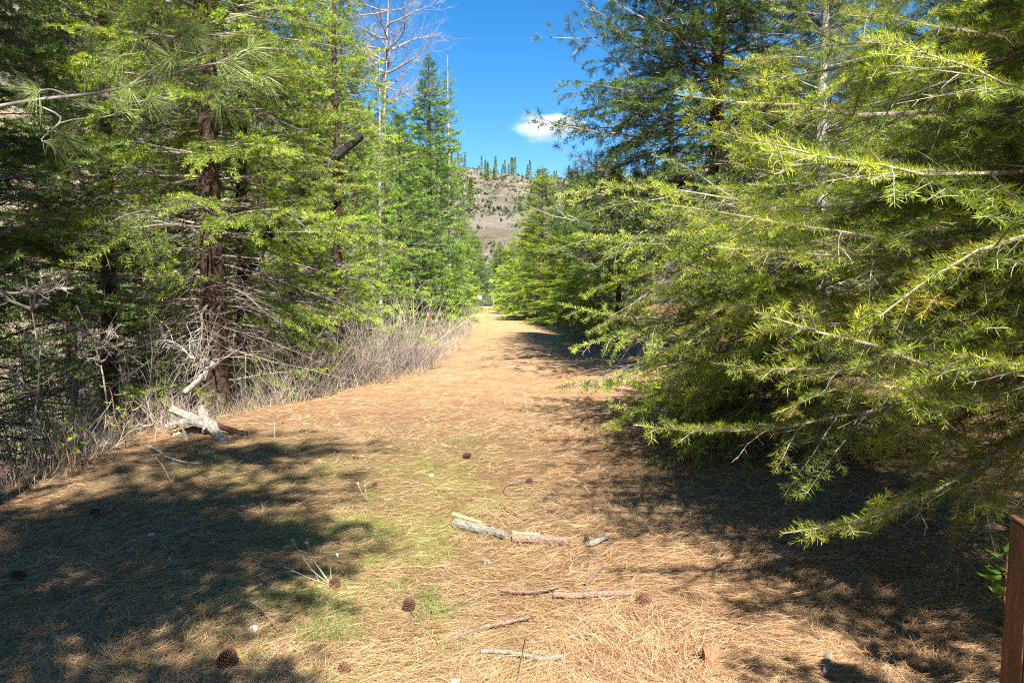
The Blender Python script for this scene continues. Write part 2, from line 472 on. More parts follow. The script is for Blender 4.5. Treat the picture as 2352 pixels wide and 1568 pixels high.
def make_bough(L, seed, lod, dead=False, full=1.0):
    """a fir bough along +x. lod 0 near, 1 middle, 2 far"""
    r = np.random.default_rng(seed)
    mb = MB()
    dens, nl, nw = ((500, .036, .0019), (210, .054, .0085), (85, .10, .022), (230, .046, .0058))[lod]
    sp, sp2 = ((.075, .050), (.105, .075), (.15, .13), (.085, .062))[lod]
    n = max(5, int(L / .22))
    main = path((0, 0, 0), (1, 0, .12), L, n, r, .075, .055, .085)
    rad = np.linspace(.004 + L * .0055, .0018, n + 1)
    g = .9 + .2 * r.random()
    tube(mb, main, rad, (5, 4, 3, 5)[lod], 0, (g, g, g))
    s = L * .12
    sgn = 1
    cum = np.linspace(0, 1, n + 1)
    while s < L * .985:
        t = s / L
        base = np.array([np.interp(t, cum, main[:, k]) for k in range(3)])
        i = min(int(t * n), n - 1)
        d0 = main[i + 1] - main[i]; d0 /= np.linalg.norm(d0)
        _, a, b = frame(d0)
        l1 = (.14 + .50 * (L - s) * (1 - .35 * t)) * (.55 + .6 * r.random()) * np.clip(.45 + t * 2.2, 0, 1)
        l1 = min(l1, .95)
        sgn = -sgn
        ang = R(r.uniform(42, 66))
        d1 = d0 * cos(ang) + a * sgn * sin(ang) + b * (r.normal(0.0, .2) - .06)
        k1 = max(3, int(l1 / .1)) if lod != 2 else 2
        bl = path(base, d1, l1, k1, r, .07, .045 if not dead else .02)
        tube(mb, bl, np.linspace(.0022 + l1 * .004, .0011 if lod != 2 else .002, k1 + 1), 3, 0, np.array((1, 1, 1)) * (.8 + .4 * r.random()))
        live = 0 if dead else sstep(.14, .36, t) * (r.random() > (.12 if lod != 1 else .22))
        cm = r.uniform(.62, 1.25) if r.random() > .004 else np.array([.9, .55, .5])
        tj = r.normal(0, .22)
        if live > 0 or (not dead and r.random() < .3):
            twig_needles(mb, bl, dens, nl, nw, .35 + .5 * t + tj, r, bare=max(0, .45 - .6 * t), cm=cm)
        ds = sp2 * (.7 + .5 * r.random())
        q = l1 * .16
        s2 = 1
        while q < l1 * .97:
            tt = q / l1
            bb = np.array([np.interp(tt, np.linspace(0, 1, k1 + 1), bl[:, k]) for k in range(3)])
            ii = min(int(tt * k1), k1 - 1)
            dd = bl[ii + 1] - bl[ii]; dd /= np.linalg.norm(dd)
            _, a2, b2 = frame(dd)
            l2 = (.035 + .28 * (l1 - q)) * (.6 + .7 * r.random())
            l2 = min(l2, .24)
            s2 = -s2
            an = R(r.uniform(38, 62))
            d2 = dd * cos(an) + a2 * s2 * sin(an) + b2 * r.normal(0, .35)
            tw = path(bb, d2, l2, 2 if lod in (1, 2) else 3, r, .08, .05)
            if lod != 2:
                tube(mb, tw, np.linspace(.0016, .0008, len(tw)), 3, 0, np.array((1, 1, 1)) * (.8 + .5 * r.random()))
            if not dead and (live > .3 or r.random() < live) and r.random() < .95 * full:
                twig_needles(mb, tw, dens, nl, nw, np.clip(.35 + .5 * t + .25 * tt + tj, 0, 1), r, cm=cm)
            q += ds
        s += sp * (.7 + .6 * r.random())
    if not dead:
        twig_needles(mb, main, dens, nl, nw, .9, r, bare=.6)
    return mb

def make_pine_bough(L, seed, lod=0):
    r = np.random.default_rng(seed)
    mb = MB()
    n = max(6, int(L / .15))
    main = path((0, 0, 0), (1, 0, .08), L, n, r, .09, .0, .05)
    tube(mb, main, np.linspace(.005 + L * .007, .003, n + 1), 5, 0)
    def tuft(p, nn, nl):
        seg = np.linalg.norm(np.diff(p, axis=0), axis=1); T = seg.sum()
        s = T - np.abs(r.normal(0, min(.05, T * .4), nn)); s = np.clip(s, 0, T)
        cs = np.concatenate([[0], np.cumsum(seg)])
        base = np.stack([np.interp(s, cs, p[:, k]) for k in range(3)], 1)
        d = p[-1] - p[-2]; d = d / np.linalg.norm(d)
        o = r.normal(0, 1, (nn, 3)); o -= (o @ d)[:, None] * d; o /= np.linalg.norm(o, axis=1)[:, None]
        nd = d * r.uniform(.25, 1.5, nn)[:, None] + o; nd /= np.linalg.norm(nd, axis=1)[:, None]
        wd = np.cross(nd, r.normal(0, 1, (nn, 3))); wd /= np.linalg.norm(wd, axis=1)[:, None]
        bend = np.tile([0, 0, -.55], (nn, 1)) + r.normal(0, .12, (nn, 3)) + d * .25
        c = (np.array([.16, .215, .085]) + r.random((nn, 1)) * np.array([.07, .07, .02]))
        strips(mb, base, nd, bend, wd, nl * r.uniform(.75, 1.1, nn), (.0018, .004)[lod], 1, c)
    s = L * .25; sgn = 1
    while s < L * .96:
        t = s / L
        base = np.array([np.interp(t, np.linspace(0, 1, n + 1), main[:, k]) for k in range(3)])
        i = min(int(t * n), n - 1)
        d0 = main[i + 1] - main[i]; d0 /= np.linalg.norm(d0); _, a, b = frame(d0)
        sgn = -sgn
        an = R(r.uniform(35, 70))
        l1 = (.12 + .38 * (L - s)) * r.uniform(.6, 1.2)
        d1 = d0 * cos(an) + a * sgn * sin(an) + b * r.normal(.15, .3)
        bl = path(base, d1, l1, 5, r, .16, -.03)
        tube(mb, bl, np.linspace(.003 + l1 * .006, .0022, 6), 4, 0)
        tuft(bl, (70, 34)[lod], .105)
        if l1 > .22:
            for _ in range(2 + int(l1 * 4)):
                q = r.uniform(.3, .9); k = int(q * 5)
                d2 = bl[k + 1] - bl[k]; d2 = d2 / np.linalg.norm(d2) + r.normal(0, .6, 3) + np.array([0, 0, .2])
                b2 = path(bl[k], d2, l1 * r.uniform(.25, .5), 4, r, .15, -.04)
                tube(mb, b2, np.linspace(.0028, .002, 5), 3, 0)
                tuft(b2, (60, 28)[lod], .10)
        s += r.uniform(.10, .2)
    tuft(main, (90, 40)[lod], .11)
    return mb

FIR = {}
def lib(kind, cls, lod):
    """list of (MB, mesh) variants of one class of bough length"""
    key = (kind, cls, lod)
    if key not in FIR:
        Lr = CLS[cls]
        out = []
        for v in range((4, 3, 3, 4)[lod]):
            sd_ = 100 * cls + 10 * lod + v + {'fir': 1, 'dead': 5000, 'pine': 9000}[kind]
            b = make_pine_bough(Lr, sd_, 1 if lod in (1, 2) else 0) if kind == 'pine' else make_bough(Lr, sd_, lod, kind == 'dead')
            me = b.mesh(kind + '_branch', [M_DEAD if kind == 'dead' else M_TWIG, M_PINE if kind == 'pine' else M_NEEDLE])
            out.append((b, me))
        FIR[key] = out
    return FIR[key]
CLS = [2.5, 1.5, .8]

def tree_plan(H, Rm, seed, kind='fir', low=.5, dead_to=0.0, whorl=.28, per=5, shape=1.0, aim=None, spire=1.0):
    """list of (height, azimuth, length, pitch, kind)"""
    r = np.random.default_rng(seed)
    out = []; h = low; a0 = r.random() * 6
    while h < H - .15:
        q = h / H
        prof = (1 - q) ** shape * (1 if h > dead_to else .8)
        if kind == 'pine': prof = (1 - q) ** .5 * (.75 + .25 * sin(q * 9 + seed))
        for k in range(per):
            if r.random() < .12: continue
            az = a0 + k * 2 * pi / per + r.normal(0, .22)
            L = Rm * prof * r.uniform(.55, 1.15) + .12
            pit = np.interp(q, [0, .35, .8, 1], [-10, 2, 22, 55]) + r.normal(0, 6)
            kd = 'dead' if (h < dead_to and r.random() < .8) else kind
            out.append((h + r.normal(0, .06), az, L, R(pit), kd))
        a0 += 2.4
        h += whorl * r.uniform(.8, 1.2) * (.6 + .6 * (1 - q))
    return out

def bough_matrix(p, az, L, pit, roll, Lr):
    s = L / Lr
    return (Matrix.Translation(p) @ Matrix.Rotation(az, 4, 'Z') @ Matrix.Rotation(-pit, 4, 'Y') @
            Matrix.Rotation(roll, 4, 'X') @ Matrix.Diagonal((s, s * random.uniform(.85, 1.15), s, 1)))

def pick(L):
    return min(range(3), key=lambda k: abs(math.log(L / CLS[k])))

def trunk_mb(H, r0, seed, sides=12, lean=(0, 0), flare=1.35, top=.012, n=None):
    r = np.random.default_rng(seed)
    n = n or max(8, int(H * 2.2))
    t = np.linspace(0, 1, n + 1)
    p = np.stack([lean[0] * t * H + np.cumsum(r.normal(0, .012, n + 1)), lean[1] * t * H + np.cumsum(r.normal(0, .012, n + 1)), t * H], 1)
    p[0, :2] = 0
    rad = r0 * (1 - t) ** .9 + top
    rad = rad * (1 + (flare - 1) * np.exp(-t * H / .25))
    mb = MB()
    p[0, 2] = -.25
    tube(mb, p, rad, sides, 0)
    v, f, m, c = mb.arr()
    v += (r.normal(0, 1, v.shape) * np.repeat(rad, sides)[:, None] * .06).astype(np.float32)
    return mb, p

def build_tree(name, loc, H, Rm, r0, seed, label, cat, lod=1, kind='fir', bark=None, tint=(1, 1, 1), lean=(0, 0), group=None, rz=0.0, keep=None, low=.5, dead_to=0, whorl=.28, per=5, shape=1.0, extra=(), plan=None, mix=None, mixp=.5):
    """trunk and every branch a part of its own"""
    z = tz(loc[0], loc[1])
    t = link(name, None, None, (loc[0], loc[1], z - .05), label, cat, group)
    tb, p = trunk_mb(H, r0, seed, lean=lean)
    link('trunk', tb.mesh('trunk', [bark or M_BARK], True), t)
    random.seed(seed)
    for (h, az, L, pit, kd) in (plan if plan is not None else tree_plan(H, Rm, seed, kind, low, dead_to, whorl, per, shape)) + list(extra):
        if mix and random.random() < mixp: kd = mix
        if keep and not keep(h, az, L): continue
        pos = Vector([np.interp(h, p[:, 2], p[:, k]) for k in range(3)])
        cls = pick(L)
        b, me = random.choice(lib(kd, cls, lod))
        o = link('branch', me, t)
        o.matrix_local = bough_matrix(pos, az + rz, L, pit, random.gauss(0, .3), CLS[cls])
        g = random.uniform(.8, 1.2)
        o.color = (tint[0] * g, tint[1] * g, tint[2] * g, 1)
    return t

TCACHE = {}
def merged_tree(name, loc, H, Rm, r0, seed, label, cat, kind='fir', bark=None, tint=(1, 1, 1), group=None, rz=0, lod=2, **kw):
    """far tree: trunk and crown, the meshes shared between trees of one make"""
    key = (kind, seed, lod, bark.name if bark else '')
    if key not in TCACHE:
        HB, RB = 12.0, 2.7
        tb, p = trunk_mb(HB, r0, seed, 7)
        cb = MB(); random.seed(seed)
        for (h, az, L, pit, kd) in tree_plan(HB, RB, seed, kind, **kw):
            pos = Vector([np.interp(h, p[:, 2], p[:, k]) for k in range(3)])
            cls = pick(L)
            b, _ = random.choice(lib(kd, cls, lod))
            cb.put(b, bough_matrix(pos, az, L, pit, random.gauss(0, .2), CLS[cls]), random.uniform(.75, 1.2))
        TCACHE[key] = (tb.mesh('trunk', [bark or M_BARK], True), cb.mesh('crown', [M_TWIG, M_PINE if kind == 'pine' else M_NEEDLE]), HB)
    tm, cm, H0 = TCACHE[key]
    t = link(name, None, None, (loc[0], loc[1], tz(*loc) - .05), label, cat, group)
    t.scale = (Rm / 2.7, Rm / 2.7, H / H0); t.rotation_euler = (0, 0, rz)
    link('trunk', tm, t)
    c = link('crown', cm, t); c.color = (*tint, 1)
    return t

#MARK_TREES
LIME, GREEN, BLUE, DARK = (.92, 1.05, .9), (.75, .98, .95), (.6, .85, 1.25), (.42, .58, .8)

# right side
rq = np.random.default_rng(17)
NEAR_BOUGHS = [(h, R(a), L, R(p), 'fir') for h, a, L, p in ((1.1, 193, 3.1, 0), (1.25, 205, 2.8, -3), (1.1, 182, 3.1, 0), (1.15, 215, 2.4, 2), (1.1, 200, 2.7, 2))]
NEAR_BOUGHS += [(h, R(rq.uniform(172, 222)), rq.uniform(2.3, 3.1), R(rq.uniform(-10, 6)), 'fir') for h in np.linspace(1.25, 3.9, 28)]
build_tree('fir_tree', (3.7, 3.7), 5.2, 3.1, .12, 11, 'nearest fir, lime tipped branches reaching in from the right edge', 'tree', 0,
           tint=(1.08, 1.1, .9), mix='dead', mixp=.10, low=1.0, whorl=.24, per=8, shape=.4,
           extra=NEAR_BOUGHS)
build_tree('fir_tree', (3.3, 8.0), 5.6, 3.2, .10, 12, 'bushy fir with pale trunk spreading low green branches over the path', 'tree', 3,
           bark=M_PALE, tint=(1.08, 1.12, .85), extra=[(h, R(rq.uniform(160, 225)), rq.uniform(2.4, 3.05), R(rq.uniform(-14, 2)), 'fir') for h in np.linspace(.5, 2.5, 24)], mix='dead', mixp=.14, low=.35, whorl=.26, per=8, shape=1.15)
build_tree('pine_tree', (3.9, 14.5), 15, 4.1, .16, 13, 'tall dark conifer behind the bushy fir, against the blue sky', 'tree', 1,
           tint=(.30, .42, .46), low=2.4, whorl=.2, per=8, shape=.5, mix='pine')
build_tree('fir_tree', (6.6, 10.0), 16, 3.0, .14, 14, 'tall fir between the bushy fir and the nearest fir', 'tree', 1, tint=GREEN, low=1.0, dead_to=2, whorl=.3)
build_tree('fir_tree', (8.5, 6.5), 12, 3.0, .14, 16, 'fir deep in the shade behind the nearest fir', 'tree', 1, tint=GREEN, low=.6, dead_to=1.6, whorl=.32)
build_tree('fir_tree', (3.2, 22), 5.2, 2.0, .09, 15, 'mid sized green fir beyond the bushy right hand fir', 'tree', 1, tint=LIME, low=.4, whorl=.26)
# left side
build_tree('fir_tree', (-4.45, 11.0), 14, 3.3, .19, 21, 'big red brown trunked fir on the bank behind the broken stump', 'tree', 1, tint=(1.0, 1.1, .85), low=.9, dead_to=3.0, whorl=.30, per=7, shape=.6, mix='dead', mixp=0.15)
build_tree('fir_tree', (-4.9, 13.6), 12, 2.8, .13, 22, 'fir with lime layered branches just behind the big red brown trunk', 'tree', 1, tint=(1.1, 1.2, .85), low=1.4, dead_to=2.5, whorl=.36, per=6, shape=.6, mix='dead', mixp=0.20)
build_tree('fir_tree', (-3.8, 16.2), 11, 2.5, .12, 23, 'bright green fir leaning its branches over the bare shrubs', 'tree', 1, tint=(1.0, 1.18, .85), low=1.0, dead_to=1.6, whorl=.33, per=6, shape=.6, mix='dead', mixp=0.20)
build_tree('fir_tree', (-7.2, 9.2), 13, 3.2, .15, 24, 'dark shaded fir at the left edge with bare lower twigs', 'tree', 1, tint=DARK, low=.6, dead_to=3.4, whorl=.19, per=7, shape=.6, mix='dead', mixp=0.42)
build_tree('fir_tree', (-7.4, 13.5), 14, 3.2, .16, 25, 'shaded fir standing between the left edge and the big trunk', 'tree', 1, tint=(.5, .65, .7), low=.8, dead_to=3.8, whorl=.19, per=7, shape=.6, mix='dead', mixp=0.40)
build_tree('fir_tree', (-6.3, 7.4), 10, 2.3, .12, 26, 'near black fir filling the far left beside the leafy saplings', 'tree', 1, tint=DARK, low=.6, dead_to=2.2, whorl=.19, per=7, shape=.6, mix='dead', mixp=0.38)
# trees that stand beside and behind the viewer and shade the left foreground
rq = np.random.default_rng(5)
CL = []
for hc, dh, RR, n in ((5.2, .22, 2.9, 22), (6.9, .32, 3.1, 36), (9.1, .2, 3.2, 9)):
    for k in range(n):
        a_ = rq.uniform(-24, 24) if k % 2 else rq.choice([rq.uniform(-24, 24), rq.uniform(120, 300)])
        CL.append((hc + rq.normal(0, dh * .6), R(a_), RR * rq.uniform(.75, 1.05), R(rq.normal(0, 5)), 'fir'))
build_tree('pine_tree', (-2.5, -1.5), 10.5, 3.2, .20, 41, 'tall conifer standing behind the viewer, shading the left foreground', 'tree', 2, tint=LIME, plan=CL)
build_tree('fir_tree', (-4.6, 1.1), 14, 2.7, .15, 42, 'fir off to the left whose shade falls on the bank', 'tree', 2, tint=GREEN, low=2.6, whorl=.28, per=8, shape=.5)
build_tree('fir_tree', (-4.6, -1.0), 17, 2.7, .18, 45, 'tall fir behind the viewer whose crown shades the left bank', 'tree', 2, tint=GREEN, low=7.2, whorl=.36, per=8, shape=.4)
build_tree('fir_tree', (-8.6, 3.6), 13, 3.0, .15, 43, 'fir off to the left, farther down the bank', 'tree', 2, tint=GREEN, low=1.0, whorl=.34, per=6, shape=.5)
build_tree('fir_tree', (3.6, 0.0), 7.5, 2.5, .13, 44, 'fir off to the right beside the viewer', 'tree', 2, tint=GREEN, low=2.2, whorl=.22, per=6, shape=.5)

# trees farther along, each px (1024 wide), distance, top row, radius, colour, bark, make
FAR = [
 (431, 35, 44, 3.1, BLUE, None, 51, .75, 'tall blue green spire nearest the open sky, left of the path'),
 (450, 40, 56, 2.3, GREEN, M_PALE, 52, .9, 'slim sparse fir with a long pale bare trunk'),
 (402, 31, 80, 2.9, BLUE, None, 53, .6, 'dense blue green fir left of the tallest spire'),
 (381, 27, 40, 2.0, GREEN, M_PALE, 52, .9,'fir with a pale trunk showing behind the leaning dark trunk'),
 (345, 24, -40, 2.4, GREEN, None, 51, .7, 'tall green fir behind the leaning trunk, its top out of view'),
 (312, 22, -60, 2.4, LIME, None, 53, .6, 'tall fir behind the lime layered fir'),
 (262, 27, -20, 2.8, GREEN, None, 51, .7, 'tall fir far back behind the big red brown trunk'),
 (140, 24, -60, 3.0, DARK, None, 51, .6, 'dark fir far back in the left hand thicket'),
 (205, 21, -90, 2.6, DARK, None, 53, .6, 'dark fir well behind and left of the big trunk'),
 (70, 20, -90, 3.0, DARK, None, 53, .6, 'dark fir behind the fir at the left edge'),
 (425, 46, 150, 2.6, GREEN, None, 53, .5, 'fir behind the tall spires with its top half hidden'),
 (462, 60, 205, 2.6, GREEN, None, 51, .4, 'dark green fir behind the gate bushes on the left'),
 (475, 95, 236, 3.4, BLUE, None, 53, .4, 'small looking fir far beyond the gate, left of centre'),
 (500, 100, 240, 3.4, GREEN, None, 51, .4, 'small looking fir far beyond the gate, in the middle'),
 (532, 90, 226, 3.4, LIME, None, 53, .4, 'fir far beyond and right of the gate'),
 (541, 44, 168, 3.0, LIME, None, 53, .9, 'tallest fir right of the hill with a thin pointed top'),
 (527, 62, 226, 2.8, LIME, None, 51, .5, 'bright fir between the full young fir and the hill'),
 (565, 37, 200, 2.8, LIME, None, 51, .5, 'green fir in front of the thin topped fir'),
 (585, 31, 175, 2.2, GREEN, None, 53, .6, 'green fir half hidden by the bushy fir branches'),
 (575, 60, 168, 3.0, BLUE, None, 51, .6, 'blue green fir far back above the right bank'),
 (610, 26, 150, 2.2, LIME, None, 51, .6, 'fir behind the bushy fir, seen through its branches'),
 (760, 24, 60, 3.0, GREEN, None, 53, .6, 'fir behind the tall dark conifer on the right'),
 (880, 19, 20, 3.0, GREEN, None, 51, .6, 'fir at the back of the right hand thicket'),
 (980, 15, -40, 3.0, GREEN, None, 53, .6, 'fir at the back right, seen through the nearest fir'),
]
for i, (px, Y, top, Rm, tint, bark, sd_, shp, lab) in enumerate(FAR):
    H = CAM_H + (293 - top) * Y / FPX + 1.2 * (px < 400 and Y < 30)
    k = H / 12.0
    loc = ((px - 512) * Y / FPX, Y)
    merged_tree('fir_tree', loc, 12.0 if False else H, Rm, .13, sd_, lab, 'tree', bark=bark, tint=tint, rz=i * 1.7, low=.6, whorl=.27 if sd_ != 52 else .33,
                per=8 if sd_ != 52 else 5, shape=shp, group='firs along the path')

def young(px, Y, top, Rm, tint, sd_, lab):
    H = CAM_H + (293 - top) * Y / FPX
    build_tree('young_fir', ((px - 512) * Y / FPX, Y), H, Rm, .06, sd_, lab, 'tree', 2, tint=(tint[0] * 1.25, tint[1] * 1.3, tint[2]), low=.15, whorl=.2, per=7, shape=.8)
young(443, 31, 246, 1.35, (.75, .95, 1.0), 61, 'round young fir left of the path, in front of the tall spires')
young(462, 44, 250, 1.5, LIME, 62, 'young fir just left of the gate')
young(512, 58, 236, 2.3, LIME, 63, 'full young fir right of the gate, branches down to the ground')
young(537, 48, 246, 1.6, LIME, 64, 'young fir on the right bank beside the full young fir')
young(560, 38, 246, 1.4, GREEN, 65, 'young fir on the right bank behind the bushy fir tips')

#REST_BEGIN

# ------------------------------------------------------------------ sparse pine branch near the viewer, upper left
def tuft_mesh(pts_list, name, nn=84, nl=.15, w=.0022, seed=5):
    r = np.random.default_rng(seed)
    mb = MB()
    for p in pts_list:
        d = p[-1] - p[-2]; d = d / np.linalg.norm(d)
        base = p[-1] - d * np.abs(r.normal(0, .022, nn))[:, None]
        o = r.normal(0, 1, (nn, 3)); o -= (o @ d)[:, None] * d; o /= np.linalg.norm(o, axis=1)[:, None]
        nd = d * r.uniform(.1, 1.6, nn)[:, None] + o; nd /= np.linalg.norm(nd, axis=1)[:, None]
        wd = np.cross(nd, r.normal(0, 1, (nn, 3))); wd /= np.linalg.norm(wd, axis=1)[:, None]
        bend = np.tile([0, 0, -.45], (nn, 1)) + r.normal(0, .1, (nn, 3)) + d * .2
        c = np.array([.30, .38, .14]) + r.random((nn, 1)) * np.array([.10, .10, .03])
        strips(mb, base, nd, bend, wd, nl * r.uniform(.75, 1.1, nn), w, 0, c)
    return mb.mesh(name, [M_PINE])

def smooth(pts, k=4):
    p = np.asarray(pts, float); n = len(p)
    t = np.linspace(0, n - 1, (n - 1) * k + 1)
    out = []
    for u in t:
        i = min(int(u), n - 2); f = u - i
        a, b, c, d = p[max(i - 1, 0)], p[i], p[i + 1], p[min(i + 2, n - 1)]
        out.append(.5 * ((2 * b) + (c - a) * f + (2 * a - 5 * b + 4 * c - d) * f * f + (-a + 3 * b - 3 * c + d) * f ** 3))
    return np.array(out)

nt = link('pine_tree', None, None, (-4.0, 3.2, tz(-4.0, 3.2)), 'long needled pine whose sparse pale branch enters at the upper left', 'tree')
tb, _p = trunk_mb(10, .14, 71)
link('trunk', tb.mesh('trunk', [M_BARK], True), nt)
base_off = np.array(nt.location)
def rel(u, v, Y): return at(u, v, Y) - base_off
main = smooth([np.array([.05, 0, 2.3]), rel(-200, 275, 3.95), rel(60, 232, 4.10), rel(230, 212, 4.15), rel(360, 178, 4.20), rel(470, 150, 4.00), rel(535, 142, 4.00)])
fork = smooth([rel(290, 200, 4.16), rel(345, 160, 4.12), rel(335, 118, 4.10), rel(400, 85, 4.08), rel(450, 80, 4.05)])
f2 = smooth([rel(335, 122, 4.10), rel(300, 124, 4.07), rel(262, 130, 4.05)])
f3 = smooth([rel(165, 225, 4.14), rel(120, 205, 4.10), rel(80, 210, 4.05)])
f4 = smooth([rel(225, 214, 4.15), rel(300, 235, 4.10), rel(345, 225, 4.05)])
f5 = smooth([rel(350, 160, 4.13), rel(360, 190, 4.16), rel(375, 165, 4.20)])
f6 = smooth([rel(60, 232, 4.10), rel(140, 270, 4.05), rel(95, 320, 3.95), rel(125, 328, 3.95)])
f7 = smooth([rel(400, 85, 4.08), rel(430, 70, 4.02)])
f8 = smooth([rel(420, 165, 4.22), rel(470, 190, 4.20), rel(510, 240, 4.15)])
f9 = smooth([rel(300, 124, 4.07), rel(330, 60, 4.05), rel(318, 30, 4.00)])
br = MB()
tube(br, main, np.linspace(.013, .0035, len(main)), 7, 0)
for q, rr in ((fork, .0075), (f2, .004), (f3, .0055), (f4, .005), (f5, .004), (f6, .006), (f7, .004), (f8, .004), (f9, .004)):
    tube(br, q, np.linspace(rr, .0025, len(q)), 6, 0)
rt = np.random.default_rng(4)
extra_ends = []
for src, js in ((main, range(11, len(main) - 1, 2)), (fork, range(5, len(fork) - 1, 3)), (f6, (5, 9))):
    for j in js:
        d_ = src[j] - src[j - 1]; d_ = d_ / np.linalg.norm(d_) + rt.normal(0, .75, 3) + np.array([0, 0, rt.choice([-.3, .35])])
        q_ = path(src[j], d_, rt.uniform(.12, .38), 5, rt, .2, -.03)
        tube(br, q_, np.linspace(.0038, .0024, 6), 4, 0)
        extra_ends.append(q_)
b = link('branch', br.mesh('branch', [M_PALE], True), nt)
ends = [main, fork, f2, f3, f4, f5, f6, f7, f8, f9, main[:-2], fork[:-3], main[:18], f8[:5]] + extra_ends
for k, p in enumerate(ends):
    link('needle_tuft', tuft_mesh([p], 'needle_tuft', seed=80 + k), b)
random.seed(71)
for (h, az, L, pit, kd) in tree_plan(10, 2.0, 71, 'pine', 4.0, 0, .5, 5):
    if sin(az) < .1 and cos(az) > -.2: continue
    m_, me = random.choice(lib('pine', pick(L), 1))
    o = link('branch', me, nt); o.matrix_local = bough_matrix(Vector((0, 0, h)), az, L, pit, 0, CLS[pick(L)])

# ------------------------------------------------------------------ leaning and dead trunks
def snag(name, pts, r0, r1, seed, label, nb, bark, up=.5, bl=(.5, 1.6), t0=.3):
    r = np.random.default_rng(seed)
    p = smooth(pts, 5)
    loc = p[0].copy()
    root = link(name, None, None, loc, label, 'tree')
    p = p - loc
    mb = MB(); tube(mb, p, np.linspace(r0, r1, len(p)), 9, 0, cap=True)
    v = mb.arr()[0]; v += r.normal(0, r0 * .05, v.shape).astype(np.float32)
    link('trunk', mb.mesh('trunk', [bark], True), root)
    for _ in range(nb):
        q = r.uniform(t0, 1); i = min(int(q * (len(p) - 1)), len(p) - 2)
        a = r.uniform(0, 2 * pi)
        L = r.uniform(*bl) * (1.2 - .6 * q)
        d = np.array([cos(a), sin(a), r.uniform(-.1, .6)])
        m2 = MB()
        b1 = path(p[i], d, L, 9, r, .16, -.02, up * .2)
        tube(m2, b1, np.linspace(.008 + .016 * L, .004, 10), 5, 0)
        for _k in range(int(5 + L * 7)):
            j = r.integers(2, 9)
            dd = b1[j] - b1[j - 1]; dd = dd / np.linalg.norm(dd) + r.normal(0, .55, 3) + np.array([0, 0, .15])
            b2 = path(b1[j], dd, L * r.uniform(.2, .55), 6, r, .2, -.02, up * .2)
            tube(m2, b2, np.linspace(.006, .0025, 7), 3, 0)
            for _q in range(3):
                j2 = r.integers(1, 6)
                tube(m2, path(b2[j2], b2[j2] - b2[j2 - 1] + r.normal(0, .05, 3), L * .15, 3, r, .2), np.linspace(.003, .0018, 4), 3, 0)
        link('branch', m2.mesh('branch', [bark if bark is M_PALE else M_TWIG]), root)
    return root

Y = 34.0
snag('dead_tree', [at(905, 760, Y), at(880, 420, Y), at(885, 200, Y), at(890, 60, Y), at(900, -120, Y)], .085, .03, 91,
     'bare dead tree whose crooked pale branches stick out against the blue sky', 46, M_TWIG, .8, (1.8, 4.4), .45)
snag('leaning_trunk', [at(560, 640, 15), at(655, 480, 15.1), at(740, 390, 15.3), at(830, 310, 15.6)], .11, .075, 92,
     'thick dark broken trunk leaning to the right among green boughs', 6, M_BLACKBARK, .2, (.5, 1.3))
fb1 = snag('fallen_branch', [at(240, 1010, 8.7), at(300, 990, 8.6), at(345, 975, 8.4)], .02, .01, 95, 'thin dead branch lying on the lip of the bank', 3, M_TWIG, .3, (.3, .6))
fb1['category'] = 'branch'
fb2 = snag('broken_limb', [at(425, 900, 9.6), at(462, 868, 9.5), at(490, 832, 9.4)], .045, .03, 93, 'short thick pale limb poking up in front of the big trunk', 3, M_PALE, -.5, (.5, .9), .7)
fb2['category'] = 'branch'
snag('bare_sapling', [at(255, 1010, 8.2), at(230, 830, 8.3), at(175, 700, 8.2)], .012, .005, 94, 'pale bare sapling with forked twigs in front of the dark thicket', 7, M_TWIG, .3, (.3, .8), .5)
snag('bare_sapling', [at(60, 1080, 6.6), at(90, 850, 6.7), at(60, 640, 6.6)], .011, .005, 96, 'bare sapling at the left edge below the pine branch', 8, M_TWIG, .3, (.3, .8), .3)

# ------------------------------------------------------------------ bare shrubs
def shrub_mb(seed, H, n, spread, col, thin=1.0):
    r = np.random.default_rng(seed)
    mb = MB()
    for _ in range(n):
        a = r.uniform(0, 2 * pi); ro = spread * sqrt(r.random()) * .5
        d = np.array([cos(a) * r.uniform(.05, .5), sin(a) * r.uniform(.05, .5), 1])
        L = H * r.uniform(.5, 1.1)
        p = path((cos(a) * ro, sin(a) * ro, -.05), d, L, 7, r, .12, .03)
        c = np.array(col) * r.uniform(.6, 1.35)
        rb = .0035 * thin + .002 * L
        tube(mb, p, np.linspace(rb, rb * .35, 8), 3, 0, c)
        for _k in range(r.integers(2, 6)):
            j = r.integers(2, 7)
            dd = p[j] - p[j - 1]; dd = dd / np.linalg.norm(dd) + r.normal(0, .5, 3)
            b = path(p[j], dd, L * r.uniform(.15, .4), 4, r, .16)
            tube(mb, b, np.linspace(rb * .5, rb * .2, 5), 3, 0, c)
            b3 = path(b[2], b[2] - b[1] + r.normal(0, .02, 3), L * .12, 2, r, .2)
            tube(mb, b3, np.linspace(rb * .3, rb * .15, 3), 3, 0, c)
    return mb
GREY, TAN, RED = (.24, .195, .165), (.38, .31, .235), (.24, .16, .125)
SH = [shrub_mb(201, .8, 34, .8, GREY).mesh('stems', [M_STEM]), shrub_mb(202, .6, 40, .9, RED).mesh('stems', [M_STEM]),
      shrub_mb(203, .8, 26, .8, TAN).mesh('stems', [M_STEM]), shrub_mb(204, .5, 55, .8, GREY).mesh('stems', [M_STEM])]
TALL = [shrub_mb(211, 3.0, 26, .9, TAN, 1.6).mesh('stems', [M_STEM]), shrub_mb(212, 2.4, 26, .9, GREY, 1.5).mesh('stems', [M_STEM])]
r = np.random.default_rng(77)
